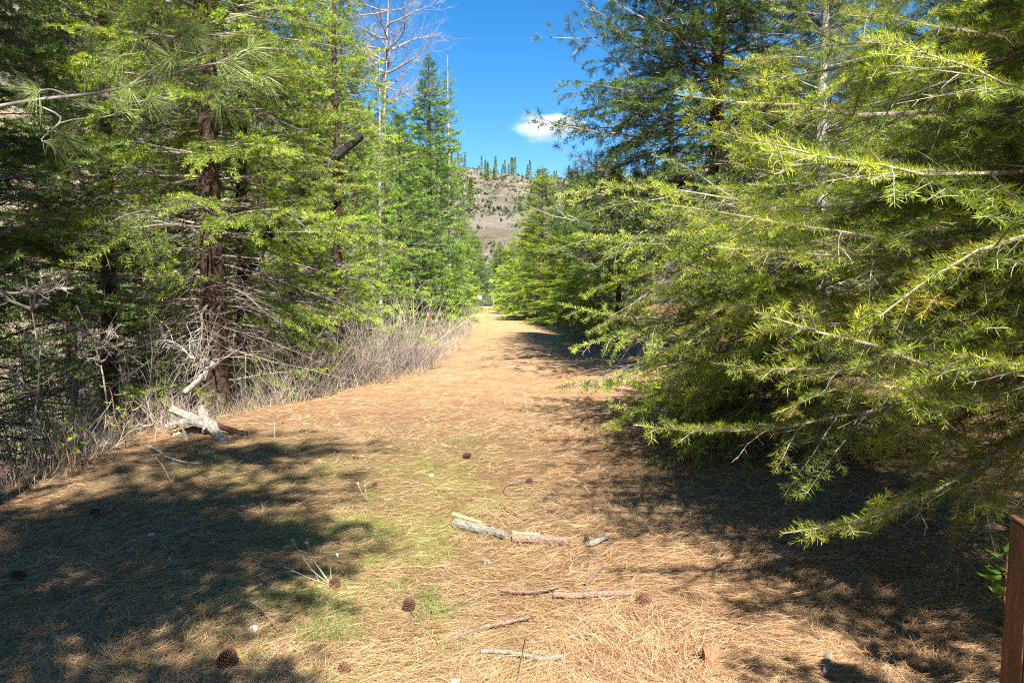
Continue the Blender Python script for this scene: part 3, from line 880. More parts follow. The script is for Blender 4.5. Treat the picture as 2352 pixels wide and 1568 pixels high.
words_at = [(4, 'below the leafy saplings'), (8, 'behind the broken stump'), (10.5, 'at the foot of the big trunk'), (13, 'past the big trunk'), (17, 'under the bright green fir'), (24, 'at the bend of the bank'), (36, 'beside the round young fir'), (80, 'towards the gate')]
def where(y):
    return next((t for yy, t in words_at if y < yy), 'near the gate')
def shrub(name, me, x, y, s, label, group):
    o = link(name, me, None, (x, y, tz(x, y)), label, 'shrub', group)
    o.rotation_euler = (r.normal(0, .06), r.normal(0, .06), r.uniform(0, 6.28)); o.scale = (s, s, s * r.uniform(.85, 1.15))
    return o
y = 4.2
while y < 60:
    el = float(np.interp(y, EY, EL))
    for k in range(3 if y < 30 else 1):
        x = el - r.uniform(.15, 2.6 if k else .7)
        h = sstep(9, 14, y) * .2 + .62
        if r.random() < (.45 if y < 8 else .15): continue
        i = r.choice([0, 1, 2, 3], p=[.3, .3, .2, .2])
        shrub('bare_shrub', SH[i], x, y + r.uniform(-.3, .3), h * r.uniform(.6, 1.4) * (1 if y < 13 else 1.3), 'bare leafless shrub in the brush ' + where(y), 'bare shrubs along the left bank ' + where(y))
    y += .42 if y < 20 else (.9 if y < 32 else 2.5)
for k, (px, Y, i, s) in enumerate([(395, 17.5, 0, .85), (408, 19, 0, .8), (385, 16, 1, 1.0), (375, 15, 1, .9), (365, 14.2, 1, .8), (350, 13.5, 1, .7),
                                    (250, 12, 1, .9), (290, 11.6, 1, .8), (120, 11, 1, 1.0), (60, 9.5, 0, .8), (20, 8.5, 1, .9), (170, 12.5, 0, .9), (90, 14, 0, 1.0), (320, 13, 1, .8), (40, 12, 0, 1), (150, 10, 1, .8)]):
    shrub('tall_shrub', TALL[i], (px - 512) * Y / FPX, Y, s, 'tall thin pale leafless shrub ' + ('beside the bright green fir' if px > 340 else 'in the dark thicket on the left'), 'tall bare shrubs ' + ('beside the bright fir' if px > 340 else 'in the thicket'))
for y in np.arange(18, 66, 2.1):
    for k in range(2):
        x = float(np.interp(y, EY, ER)) + r.uniform(.1, 1.8)
        shrub('bare_shrub', SH[r.integers(0, 4)], x, y, r.uniform(.6, 1.0), 'low bare shrub on the right bank of the path', 'bare shrubs along the right bank')
for k in range(60):
    y = r.uniform(8, 26); x = -9 - r.uniform(0, 9) - (y - 8) * .2
    shrub('bare_shrub', SH[r.integers(0, 4)], x, y, r.uniform(1.1, 1.8), 'bare shrub down on the pale valley floor', 'bare shrubs on the valley floor')
for k in range(30):
    y = r.uniform(6, 17); x = r.uniform(4.2, 10)
    shrub('bare_shrub', SH[r.integers(0, 4)], x, y, r.uniform(.6, 1.2), 'bare shrub under the right hand firs', 'bare shrubs under the right hand firs')

# ------------------------------------------------------------------ broken stump (a root plate of weathered pieces)
sx, sy = on_ground(455, 1000)
sz = tz(sx, sy)
st = link('broken_stump', None, None, (sx, sy, sz), 'weathered pale broken stump of splayed wood pieces at the lip of the bank', 'stump')
def srel(u, v, dY=0.0): return at(u, v, sy + dY) - np.array((sx, sy, sz))
def chunk(name, pts, r0, r1, seed, m=M_WEATHER, sides=8, ridg=.18, parent=None):
    rr = np.random.default_rng(seed)
    p = smooth(pts, 5)
    mb = MB(); rad = np.linspace(r0, r1, len(p)) * (1 + rr.normal(0, .06, len(p)))
    tube(mb, p, rad, sides, 0, cap=True)
    v = mb.arr()[0]
    ph = rr.normal(0, ridg, sides)                     # ridges that run along the grain
    n = len(p)
    for i in range(n):
        ring = v[i * sides:(i + 1) * sides]
        ring += (ring - p[i]) * (ph + rr.normal(0, .08, sides))[:, None]
    return link(name, mb.mesh(name, [m], False), parent)
chunk('wood_piece', [srel(397, 940, .25), srel(440, 958, .1), srel(478, 975, .0)], .050, .060, 1, parent=st)
chunk('wood_piece', [srel(388, 978, .1), srel(430, 968, .0), srel(480, 975, .0)], .048, .040, 2, parent=st)
chunk('wood_piece', [srel(462, 935, .15), srel(470, 958, .05), srel(482, 985, -.05)], .045, .075, 3, parent=st)
chunk('wood_piece', [srel(478, 972, 0), srel(500, 1000, -.15), srel(524, 1030, -.4), srel(535, 1050, -.5)], .062, .020, 4, parent=st)
chunk('wood_piece', [srel(420, 985, -.1), srel(428, 1005, -.2), srel(432, 1024, -.3)], .020, .045, 5, parent=st)
chunk('wood_piece', [srel(500, 975, .1), srel(540, 990, .0), srel(568, 997, .0)], .030, .032, 6, m=M_BARK, parent=st)
chunk('wood_piece', [srel(445, 985, .3), srel(470, 990, .1), srel(495, 985, .0)], .06, .075, 7, m=M_BARK, parent=st)
chunk('wood_piece', [srel(400, 1000, .1), srel(440, 988, .1), srel(480, 990, .1)], .035, .05, 8, parent=st)

# ------------------------------------------------------------------ sticks, cones, bark on the path
def stick(name, pix, r0, r1, seed, label, cat='stick', m=None, lift=.012, sides=7, group=None):
    P = []
    for q in pix:
        gx, gy = on_ground(q[0], q[1])
        P.append((gx, gy, tz(gx, gy) + .014 + (q[2] if len(q) > 2 else lift)))
    P = np.array(P); c = P[0].copy()
    root = chunk(name, P - c, r0, r1, seed, m or M_WEATHER, sides, .12)
    root.location = c
    root['label'] = label; root['category'] = cat
    if group: root['group'] = group
    return root
M_STICK = wood_mat('reddish_stick_bark', (.11, .07, .05), (.34, .24, .18), (20, 20, 20), .9, .006, 6)
M_LICHEN = wood_mat('lichened_stick', (.11, .09, .07), (.36, .35, .28), (25, 25, 25), .9, .006, 6)
M_SPLIT = wood_mat('fresh_split_wood', (.32, .23, .10), (.62, .50, .24), (40, 40, 6), .6, .004, 4)
la = stick('log_piece', [(1045, 1212), (1090, 1222), (1130, 1232), (1165, 1243)], .036, .026, 11, 'thick rotten log piece with a split pale end, left of the thinner one', 'log', M_LICHEN, .02, 9)
sp = stick('split_wood', [(1042, 1203), (1080, 1214), (1105, 1222)], .014, .009, 12, '', 'x', M_SPLIT, .055)
lb = stick('log_piece', [(1178, 1247), (1225, 1250), (1270, 1252), (1308, 1256)], .024, .021, 13, 'thinner broken log piece with yellow split wood, right of the thick one', 'log', M_STICK, .016, 9)
sp2 = stick('split_wood', [(1178, 1242), (1210, 1245), (1240, 1246)], .011, .010, 14, '', 'x', M_SPLIT, .036)
for c_, p_ in ((sp, la), (sp2, lb)):
    del c_['label'], c_['category']
    c_.parent = p_; c_.location = c_.location - p_.location
stick('stick', [(1385, 1305), (1368, 1325), (1348, 1350)], .011, .010, 15, 'short dark stick pointing at the viewer, above the lying sticks', m=M_STICK)
stick('stick', [(1145, 1364), (1190, 1370), (1240, 1366), (1282, 1357)], .010, .008, 16, 'slightly curved thin stick left of the thicker straight one', m=M_STICK)
stick('stick', [(1272, 1372), (1320, 1375), (1380, 1374), (1455, 1368)], .016, .013, 17, 'thick straight stick ending at the closed cone', m=M_STICK)
stick('stick', [(1010, 1487), (1050, 1466), (1100, 1446), (1150, 1436), (1215, 1424)], .011, .009, 18, 'long reddish stick bent upwards at its left end', m=M_STICK)
stick('stick', [(1105, 1500), (1150, 1502), (1200, 1508), (1240, 1514), (1292, 1510)], .009, .011, 19, 'wavy stick crusted with pale lichen near the bottom', m=M_LICHEN)
stick('stick', [(1187, 1575), (1200, 1520, .03), (1213, 1476, .05)], .003, .0025, 20, 'very thin stick rising from the bottom edge', m=M_STICK, sides=5)
stick('stick', [(1255, 1110), (1200, 1108), (1160, 1118), (1165, 1135), (1215, 1136), (1300, 1148)], .005, .003, 21, 'pale twig curled into a hook beside the shadow', m=M_STICK, sides=5)
stick('stick', [(1155, 1162), (1175, 1180), (1210, 1196), (1240, 1192)], .005, .003, 22, 'thin bent twig below the hooked twig', m=M_STICK, sides=5)
stick('stick', [(1230, 1166), (1260, 1175), (1312, 1186)], .006, .004, 23, 'thin dark twig right of the bent twig', m=M_STICK, sides=5)
stick('stick', [(1905, 1508), (1900, 1525), (1898, 1548)], .013, .011, 24, 'short pale stub standing near the lower right corner', m=M_LICHEN)
stick('stick', [(600, 1345), (585, 1358), (572, 1368)], .012, .008, 25, 'short grey stick by the dry stalks', m=M_LICHEN)
stick('stick', [(1345, 1262), (1375, 1252), (1400, 1240)], .017, .014, 26, 'stubby rotten piece at the right end of the log pieces', m=M_LICHEN)
stick('stick', [(340, 1026), (356, 1034), (370, 1040)], .022, .020, 27, 'short pale peeled stick below the broken stump', m=M_PALE)
stick('stick', [(375, 1048), (420, 1062), (465, 1070)], .010, .006, 28, 'thin pale stick lying in the shade below the broken stump', m=M_PALE)
stick('stick', [(1200, 1000), (1245, 990), (1290, 985)], .007, .004, 29, 'thin twig lying across the edge of the shadow', m=M_STICK, sides=5)
stick('stick', [(560, 1395), (600, 1430, .05), (640, 1462)], .0025, .002, 30, 'thin straw coloured stalk lying left of the green tufts', m=M_STICK, sides=5)

def cone_mb(seed, L=.085, W=.034, opn=1.0):
    rr = np.random.default_rng(seed)
    mb = MB()
    t = np.linspace(0, 1, 9)
    prof = W * .45 * np.sin(pi * np.clip(t * .92 + .06, 0, 1)) ** .6
    tube(mb, np.stack([t * 0, t * 0, t * L], 1), prof + .001, 8, 0, (.5, .42, .4))
    n = 96
    for i in range(n):
        q = (i + .5) / n
        a = i * 2.39996
        z = L * (.03 + .93 * q)
        Rr = W * (sin(pi * (q * .86 + .10)) ** .65)
        tilt = (.15 + .9 * q) * (1.6 - .6 * opn) - .15
        d = np.array([cos(a) * cos(tilt), sin(a) * cos(tilt), sin(tilt)])
        tn = np.array([-sin(a), cos(a), 0])
        nn = np.cross(tn, d)
        b0 = np.array([cos(a) * Rr * .25, sin(a) * Rr * .25, z - .004])
        Ls = Rr * .95 + .004
        w0, w1 = .004, .0085 * (.6 + .6 * sin(pi * q))
        e = b0 + d * Ls
        th_ = nn * .0022
        v = [b0 - tn * w0, b0 + tn * w0, e + tn * w1, e - tn * w1, e + tn * w1 * .8 - th_ * 1.6, e - tn * w1 * .8 - th_ * 1.6, b0 - th_, b0 - th_]
        c0 = np.array([.62, .5, .45]) * rr.uniform(.8, 1.2)
        tipc = c0 * 1.9
        mb.add(v, [(0, 1, 2, 3), (3, 2, 4, 5), (5, 4, 6, 7)], 0, [c0, c0, tipc, tipc, c0, c0, c0 * .6, c0 * .6])
    return mb
M_CONE = wood_mat('cone_scales', (.10, .055, .04), (.27, .165, .12), (60, 60, 60), .4, .002, 3)
CONES = [cone_mb(1).mesh('pine_cone', [M_CONE]), cone_mb(2, .075, .038).mesh('pine_cone', [M_CONE]), cone_mb(3, .07, .042).mesh('pine_cone', [M_CONE])]
for k, (u, v, i, s, rot, lab) in enumerate([
    (1065, 1050, 0, 1.15, (1.3, .2, .9), 'dark open pine cone alone in the middle of the path'),
    (812, 1052, 1, .8, (1.4, 0, 2.4), 'small flattened reddish cone left of the lone middle cone'),
    (764, 1347, 2, .85, (.9, .4, .4), 'purplish cone by the foot of the dry stalks'),
    (937, 1402, 2, .9, (.35, .2, .1), 'rust coloured cone facing up between green grass tufts'),
    (510, 1538, 2, 1.25, (.7, -.3, 1.5), 'largest red brown cone, nearest to the bottom edge'),
    (1462, 1386, 0, 1.1, (1.5, 0, 1.9), 'long closed cone at the right end of the thick stick'),
    (1213, 1107, 1, .9, (1.3, 0, .3), 'brown cone lying at the edge of the branch shadow'),
    (1345, 1247, 1, .55, (.5, .3, 0), 'little spiky dark cone touching the thinner log piece'),
    (30, 1328, 0, 1.1, (1.5, 0, 1.2), 'dim cone in the shade at the left edge'),
    (222, 1180, 1, .9, (1.2, 0, .2), 'dark cone in the broad shadow on the left'),
    (856, 1112, 1, .6, (1.2, 0, 2), 'tiny dark cone just beyond the shadow finger'),
    (780, 1555, 2, .7, (1.0, .5, 2), 'greyish broken cone cut by the bottom edge')]):
    gx, gy = on_ground(u, v)
    o = link('pine_cone', CONES[i], None, (gx, gy, tz(gx, gy) + .022 * s), lab, 'pine cone', 'pine cones on the path')
    s *= .76
    o.rotation_euler = rot; o.scale = (s * .95, s * (.75 + .1 * (k % 4)), s * 1.15); o.location.z -= .006

# bark chunk and pale chips
def slab(name, u, v, w_, l_, h_, rz, m, label, cat, seed, tint=(1, 1, 1), group=None):
    rr = np.random.default_rng(seed)
    n = 9
    a = np.arange(n) * 2 * pi / n
    rad = rr.uniform(.75, 1.15, n)
    top = np.stack([np.cos(a) * rad * w_, np.sin(a) * rad * l_, np.full(n, h_) + rr.normal(0, h_ * .3, n)], 1)
    midr = top * np.array([.55, .55, 1]) + np.array([0, 0, h_ * .4]) + rr.normal(0, h_ * .15, (n, 3))
    bot = top * np.array([.95, .95, 0]) - np.array([0, 0, .01])
    cen = np.array([[0, 0, h_ * 1.35]])
    vv = np.concatenate([bot, top, midr, cen])
    f = [(i, (i + 1) % n, n + (i + 1) % n, n + i) for i in range(n)] + [(n + i, n + (i + 1) % n, 2 * n + (i + 1) % n, 2 * n + i) for i in range(n)]
    f += [(2 * n + i, 2 * n + (i + 1) % n, 2 * n + (i + 2) % n, 3 * n) for i in range(0, n - 1, 2)] + [(2 * n + n - 1, 2 * n, 3 * n, 3 * n)]
    f[-1] = (2 * n + n - 1, 2 * n, 2 * n + 1, 3 * n)
    mb = MB(); mb.add(vv, f, 0, tint)
    gx, gy = on_ground(u, v)
    o = link(name, mb.mesh(name, [m]), None, (gx, gy, tz(gx, gy) + .004), label, cat, group)
    o.rotation_euler = (0, 0, rz)
    return o
M_ORANGE = wood_mat('orange_bark', (.22, .08, .04), (.62, .30, .17), (30, 30, 30), 1, .01, 7)
slab('bark_chunk', 1632, 1520, .045, .05, .05, .3, M_ORANGE, 'orange brown chunk of bark standing in the needles, lower right', 'bark', 5)
slab('bark_flake', 1160, 1415, .05, .022, .012, 0, M_STICK, 'thin reddish bark flake below the curved stick', 'bark', 6, (.8, .6, .55))
slab('bark_flake', 1115, 1290, .02, .05, .012, .5, M_WEATHER, 'greyish bark flake below the thick log piece', 'bark', 7)
M_CHIP = plain_mat('pale_chip', .8)
for k, (u, v, s, lab) in enumerate([(992, 1092, .022, 'small white chip beyond the grass, right of the tiny cone'), (347, 1229, .024, 'pale blue grey chip in the broad shadow'), (582, 1447, .03, 'cream flat chip left of the green tufts'),
                                  (560, 1162, .02, 'small pale chip in the shade gap on the left'), (1046, 1562, .026, 'whitish chip at the bottom edge'), (1318, 1592, .016, 'x'), (1790, 1277, .025, 'pale chip in the shade under the nearest fir'),
                                  (1640, 1392, .03, 'x'), (655, 1040, .012, 'x'), (1315, 1640, .016, 'x'), (1720, 1352, .02, 'x'), (775, 1270, .014, 'small white chip above the dry stalks')]):
    if lab != 'x':
        slab('wood_chip', u, v, s, s * .6, .008, k, M_CHIP, lab, 'wood chip', 30 + k, (.62, .62, .58))

# ------------------------------------------------------------------ dry stalks and tufts
def stalks(u, v, ends, label, cat='plant'):
    gx, gy = on_ground(u, v); g = np.array((gx, gy, tz(gx, gy)))
    root = link('dry_stalk', None, None, g, label, cat)
    rr = np.random.default_rng(int(u))
    for (eu, ev) in ends:
        e = at(eu, ev, gy + rr.uniform(-.05, .15)) - g
        p = smooth([np.zeros(3), e * .5 + rr.normal(0, .012, 3), e], 5)
        mb = MB(); c = np.array([.50, .44, .32]) * rr.uniform(.8, 1.2)
        tube(mb, p, np.linspace(.0022, .0012, len(p)), 4, 0, c)
        for _ in range(3):
            j = rr.integers(4, len(p) - 1)
            tube(mb, path(p[j], p[j] - p[j - 1] + rr.normal(0, .012, 3), .05, 3, rr), np.linspace(.0012, .0008, 4), 3, 0, c)
        s_ = link('stem', mb.mesh('stem', [M_STEM]), root)
        hb = MB(); n = 14; d = rr.normal(0, 1, (n, 3)); d /= np.linalg.norm(d, axis=1)[:, None]
        kites(hb, np.repeat(p[-1][None], n, 0), d, np.cross(d, rr.normal(0, 1, (n, 3))), .012, .005, 0, np.repeat(np.array([[.6, .52, .40]]), n, 0))
        link('seed_head', hb.mesh('seed_head', [M_STEM]), s_)
stalks(762, 1345, [(672, 1240), (705, 1245), (718, 1300), (690, 1265), (655, 1300), (745, 1255)], 'dry branching weed stalk leaning left over the grass')
stalks(845, 1150, [(822, 1108), (838, 1112)], 'small dry stalk at the tip of the big shadow finger')
stalks(640, 1420, [(582, 1380)], 'single dry stalk leaning left near the lower left')
stalks(632, 1010, [(630, 905), (634, 950)], 'thin dark upright stalk beyond the first shadow finger')
stalks(685, 995, [(690, 955)], 'short pale upright stalk right of the thin dark stalk')
stalks(395, 1110, [(360, 1050), (398, 1060)], 'dry stalk in the shade below the broken stump')
stalks(1212, 950, [(1205, 900), (1225, 910)], 'thin dry stalk standing in the right hand shadow')

# ------------------------------------------------------------------ leafy saplings on the bank and a leafy shrub by the post
def leafy(u, v, Y, H, n, label, leafL=.09, seed=1, col=(.22, .34, .05), base=None, spread=.6, toothed=False):
    rr = np.random.default_rng(seed)
    if base is None:
        g = at(u, v, Y); g[2] = tz(g[0], g[1])
    else:
        g = np.array(base)
    root = link('leafy_plant', None, None, g, label, 'plant')
    sm = MB()
    leaf_pts = []
    for k in range(3):
        p = path((0, 0, 0), (rr.normal(0, .18), rr.normal(0, .18), 1), H * rr.uniform(.7, 1), 8, rr, .08)
        tube(sm, p, np.linspace(.006, .0025, 9), 5, 0, (.28, .13, .09))
        for j in range(6 if toothed else 3, 9):
            for q in range(max(1, n // (9 if toothed else 18))):
                leaf_pts.append((p[j], rr.uniform(0, 2 * pi)))
    link('stem', sm.mesh('stem', [M_STEM]), root)
    for (b, a) in leaf_pts[:n]:
        L = leafL * rr.uniform(.7, 1.2); W = L * .28
        d = np.array([cos(a), sin(a), rr.uniform(-.3, .6)]); d /= np.linalg.norm(d)
        s_ = np.array([-sin(a), cos(a), 0]); nn = np.cross(s_, d)
        nst = 8; t = np.linspace(0, 1, nst + 1)
        wv = W * np.sin(pi * t ** .8) ** .8 + .0008
        if toothed: wv = wv * (1 + .22 * (np.arange(nst + 1) % 2))
        cen = b + d * (L * (t + spread * .25))[:, None] - nn * (L * .25 * t ** 2)[:, None]
        lft = cen + s_ * wv[:, None] + nn * (wv * .3)[:, None]; rgt = cen - s_ * wv[:, None] + nn * (wv * .3)[:, None]
        vv = np.stack([lft, cen, rgt], 1).reshape(-1, 3)
        f = []
        for i in range(nst):
            f += [(3 * i, 3 * i + 1, 3 * i + 4, 3 * i + 3), (3 * i + 1, 3 * i + 2, 3 * i + 5, 3 * i + 4)]
        lm = MB(); lm.add(vv, f, 0, np.array(col) * rr.uniform(.7, 1.4) * np.array([rr.uniform(.9, 1.5), 1, 1]))
        o = link('leaf', lm.mesh('leaf', [M_LEAF], True), root)
leafy(287, 1000, 7.7, .70, 34, 'small sunlit plant with yellow green leaves just left of the stump', seed=3)
leafy(165, 1060, 6.7, .5, 30, 'low plant with yellow green leaves near the left edge of the bank', seed=4)
leafy(645, 1000, 9.0, .12, 5, 'tiny seedling on the bank right of the stump', .03, seed=6)
leafy(0, 0, 0, .92, 60, 'shrub with glossy toothed leaves behind the rusty post', .075, 8, (.10, .20, .03), (1.93, 2.75, tz(1.93, 2.75)), .7, True)

# orange ribbon
rx, ry = (429 - 512) * 21 / FPX, 21.0
rp = at(983, 755, ry); rb = MB(); tt = np.linspace(0, 1, 7)
cc = np.stack([rp[0] + .03 * np.sin(tt * 7), np.full(7, ry), rp[2] + .45 - tt * .45], 1)
off = np.stack([.03 * np.cos(tt * 2.5), .03 * np.sin(tt * 2.5), 0 * tt], 1)
vv = np.stack([cc + off, cc - off], 1).reshape(-1, 3)
rb.add(vv, [(2 * i, 2 * i + 1, 2 * i + 3, 2 * i + 2) for i in range(6)], 0, (.75, .13, .03))
link('marking_ribbon', rb.mesh('marking_ribbon', [plain_mat('ribbon', .5, .3)]), None, None, 'orange marking ribbon hanging in the bare brush left of the path', 'ribbon')

# ------------------------------------------------------------------ steel gate, sign, rusty post
def solid(name, rgb, rough, metal=0):
    m, n, l = mat(name)
    p = n.new('ShaderNodeBsdfPrincipled'); p.inputs['Base Color'].default_value = (*rgb, 1); p.inputs['Roughness'].default_value = rough
    p.inputs['Metallic'].default_value = metal
    out = n.new('ShaderNodeOutputMaterial'); l.new(p.outputs[0], out.inputs[0])
    tc = n.new('ShaderNodeTexCoord'); nz = n.new('ShaderNodeTexNoise'); nz.inputs['Scale'].default_value = 9; nz.inputs['Detail'].default_value = 6
    l.new(tc.outputs['Object'], nz.inputs['Vector'])
    mx = n.new('ShaderNodeMixRGB'); mx.blend_type = 'MULTIPLY'; mx.inputs[0].default_value = .35; mx.inputs[1].default_value = (*rgb, 1)
    l.new(nz.outputs['Color'], mx.inputs[2]); l.new(mx.outputs[0], p.inputs['Base Color'])
    return m
M_GATE = solid('galvanised_pale_green', (.17, .25, .17), .5, .1)
GY = 76.0
gx1 = (492 - 512) * GY / FPX; gx0 = gx1 - 4.4
gz = tz(gx1, GY) + .15
gt = link('metal_gate', None, None, (gx0, GY, gz), 'pale tubular metal gate across the far end of the path', 'gate')
for k in range(6):
    mb = MB(); z = .12 + k * .22
    tube(mb, [(0, 0, z), (4.4, 0, z)], [.03, .03], 8, 0, cap=True)
    link('rail', mb.mesh('rail', [M_GATE], True), gt)
for xx in (0.0, 1.5, 2.9, 4.4):
    mb = MB(); tube(mb, [(xx, .035, .05), (xx, .035, 1.28)], [.032, .032], 8, 0, cap=True)
    link('upright', mb.mesh('upright', [M_GATE], True), gt)
def box(name, cx, cy_, cz, a, b, c, m, parent=None, bev=.004, **kw):
    import bmesh
    bm = bmesh.new(); bmesh.ops.create_cube(bm, size=1)
    bmesh.ops.scale(bm, vec=(a, b, c), verts=bm.verts)
    bmesh.ops.bevel(bm, geom=bm.edges[:], offset=bev, segments=2, affect='EDGES')
    me = bpy.data.meshes.new(name); bm.to_mesh(me); bm.free(); me.materials.append(m)
    return link(name, me, parent, (cx, cy_, cz), **kw)
for i_, xx in enumerate((gx1 + .16, gx0 - .16)):
    z = tz(xx, GY)
    box('gate_post', xx, GY, z + .75, .14, .14, 1.5, M_GATE, label=('pale gate post beside the full young fir', 'pale gate post hidden in the left hand young firs')[i_], cat='post')
box('gate_sign', (479.5 - 512) * GY / FPX, GY - .05, gz + 1.02, .46, .012, .34, solid('white_sign', (.8, .8, .8), .5), label='small white sign hung on the metal gate', cat='sign')

def rust():
    m, n, l = mat('rusty_steel')
    out = n.new('ShaderNodeOutputMaterial'); p = n.new('ShaderNodeBsdfPrincipled'); p.inputs['Roughness'].default_value = .7
    tc = n.new('ShaderNodeTexCoord'); mp = n.new('ShaderNodeMapping'); mp.inputs['Scale'].default_value = (1, 1, .22); l.new(tc.outputs['Object'], mp.inputs[0])
    nz = n.new('ShaderNodeTexNoise'); nz.inputs['Scale'].default_value = 22; nz.inputs['Detail'].default_value = 9; nz.inputs['Roughness'].default_value = .7
    l.new(mp.outputs[0], nz.inputs['Vector'])
    cr = n.new('ShaderNodeValToRGB'); e = cr.color_ramp.elements
    e[0].position = .35; e[0].color = (.035, .016, .01, 1); e[1].position = .7; e[1].color = (.20, .095, .045, 1)
    x = e.new(.52); x.color = (.12, .045, .02, 1)
    l.new(nz.outputs[0], cr.inputs[0]); l.new(cr.outputs[0], p.inputs['Base Color'])
    b = n.new('ShaderNodeBump'); b.inputs['Strength'].default_value = .4; b.inputs['Distance'].default_value = .004
    l.new(nz.outputs[0], b.inputs['Height']); l.new(b.outputs[0], p.inputs['Normal']); l.new(p.outputs[0], out.inputs[0])
    return m
M_RUST = rust()
pz = tz(1.58, 2.15)
post = box('steel_post', 1.58, 2.15, pz + .415, .15, .15, 1.0, M_RUST, label='rust brown steel post cut off by the right edge', cat='post', bev=.006)
post.rotation_euler = (0, R(1.2), R(-14))
cap = box('cap_plate', 0, 0, .503, .156, .156, .008, M_RUST, parent=post, bev=.002)

# ------------------------------------------------------------------ fallen needles, grass
r = np.random.default_rng(99)
def litter(n, y0, y1, w_, L, two, bundles, name, label):
    # as many per picture area at every distance
    u = r.random(n)
    y = 1 / (1 / y0 + u * (1 / y1 - 1 / y0))
    x = (r.random(n) * 2 - 1) * (y * .74 + .3)
    el = np.interp(y, EY, EL)
    keep = (x > el - .5) & (x < 7)
    x, y = x[keep], y[keep]; n = len(x)
    flow = (fbm(x, y, .55, 51, 3) - .5) * 7 + .35
    ang = flow + r.normal(0, .8, n)
    dx, dy = np.cos(ang), np.sin(ang) * .9
    d = np.stack([dx, dy, r.normal(.0, .14, n)], 1)
    d /= np.linalg.norm(d, axis=1)[:, None]
    bx = np.stack([x, y, terrain(x, y) + r.uniform(.002, .02, n)], 1)
    cols = np.array([[.54, .42, .28], [.47, .33, .20], [.38, .22, .13], [.60, .51, .38], [.22, .145, .11], [.44, .29, .17]])
    ci = r.choice(6, n, p=[.3, .25, .11, .16, .08, .10])
    c = cols[ci] * r.uniform(.75, 1.25, (n, 1)) * np.array([1.06, .90, .74])
    g = moss_mask(x, y); mk = (r.random(n) < g * .25)
    c[mk] = np.array([.40, .38, .16])
    mb = MB()
    for q in range(bundles):
        dd = d + r.normal(0, .07, (n, 3)); dd /= np.linalg.norm(dd, axis=1)[:, None]
        wd = np.cross(dd, np.array([0, 0, 1.]) + r.normal(0, .5, (n, 3))); wd /= np.linalg.norm(wd, axis=1)[:, None]
        LL = L * r.uniform(.5, 1.15, n)
        ww = w_ * np.maximum(1, y / 5.0)
        if two:
            bend = np.cross(dd, np.array([0, 0, 1.])) * r.normal(0, .28, (n, 1)) + np.array([0, 0, .05])
            strips(mb, bx, dd, bend, wd, LL, ww, 0, c)
        else:
            kites(mb, bx, dd, wd, LL, ww, 0, c)
    o = link(name, mb.mesh(name, [M_LITTER]), None, None, label, None, None, 'stuff')
litter(82000, 2.7, 9, .0012, .14, True, 2, 'fallen_pine_needles', 'dry orange and tan pine needles strewn thickly over the path')
litter(60000, 8, 34, .0020, .15, False, 1, 'fallen_needles_far', 'dry needles strewn over the farther path')

def blades(x, y, L, w_, c, name, mat_, label, lean=.35):
    n = len(x)
    d = np.stack([r.normal(0, lean, n), r.normal(0, lean, n), np.ones(n)], 1); d /= np.linalg.norm(d, axis=1)[:, None]
    a = r.uniform(0, 2 * pi, n)
    wd = np.stack([np.cos(a), np.sin(a), 0 * a], 1)
    b = np.stack([x, y, terrain(x, y) - .004], 1)
    mb = MB()
    bend = np.stack([r.normal(0, .5, n), r.normal(0, .5, n), np.full(n, -.25)], 1)
    strips(mb, b, d, bend, wd, L, w_, 0, c)
    link(name, mb.mesh(name, [mat_]), None, None, label, None, None, 'stuff')
N = 260000
x = r.uniform(-3.2, 1.0, N); y = r.uniform(2.9, 9.5, N)
keep = r.random(N) < np.clip(moss_mask(x, y) - .3, 0, 1) * .6
x, y = x[keep], y[keep]
c = np.array([.22, .26, .06]) * r.uniform(.7, 1.5, (len(x), 1)) * np.array([1, 1, 1])
blades(x, y, r.uniform(.015, .045, len(x)), .0022, c, 'moss_and_short_grass', M_GRASS, 'mossy short green growth between the fallen needles', .6)
xs, ys = [], []
for (u, v, n, s) in [(745, 1450, 420, .10), (770, 1475, 200, .06), (1010, 1405, 200, .07), (700, 1372, 160, .07), (865, 1240, 120, .09), (640, 1380, 140, .06), (915, 1345, 90, .07), (735, 1405, 150, .06), (985, 1372, 90, .05), (860, 1150, 80, .1), (1070, 1012, 80, .09), (480, 1480, 150, .12), (30, 1400, 120, .08), (1040, 1490, 70, .05), (560, 1525, 60, .07), (1005, 1020, 60, .1)]:
    gx, gy = on_ground(u, v)
    xs.append(r.normal(gx, s, n)); ys.append(r.normal(gy, s * .9, n))
x, y = np.concatenate(xs), np.concatenate(ys)
c = np.array([.17, .24, .06]) * r.uniform(.7, 1.5, (len(x), 1))
blades(x, y, r.uniform(.04, .10, len(x)), .0026, c, 'green_grass', M_GRASS, 'bright green grass tufts near the bottom of the picture')
# dry grass along both banks and at the far end of the path
xs, ys = [], []
y = 4 + 62 * r.random(16000) ** 1.3
el = np.interp(y, EY, EL); er = np.interp(y, EY, ER)
side = r.random(len(y)) < .62
x = np.where(side, el - np.abs(r.normal(0, .55, len(y))) + .12, er + np.abs(r.normal(0, .8, len(y))) + np.where(y < 18, 2.5, 0))
c = np.array([.50, .40, .25]) * r.uniform(.6, 1.3, (len(x), 1))
blades(x, y, r.uniform(.08, .30, len(x)), .003 * np.maximum(1, y / 9), c, 'dry_grass', M_DRY, 'straw coloured dry grass along the edges of the path', .5)

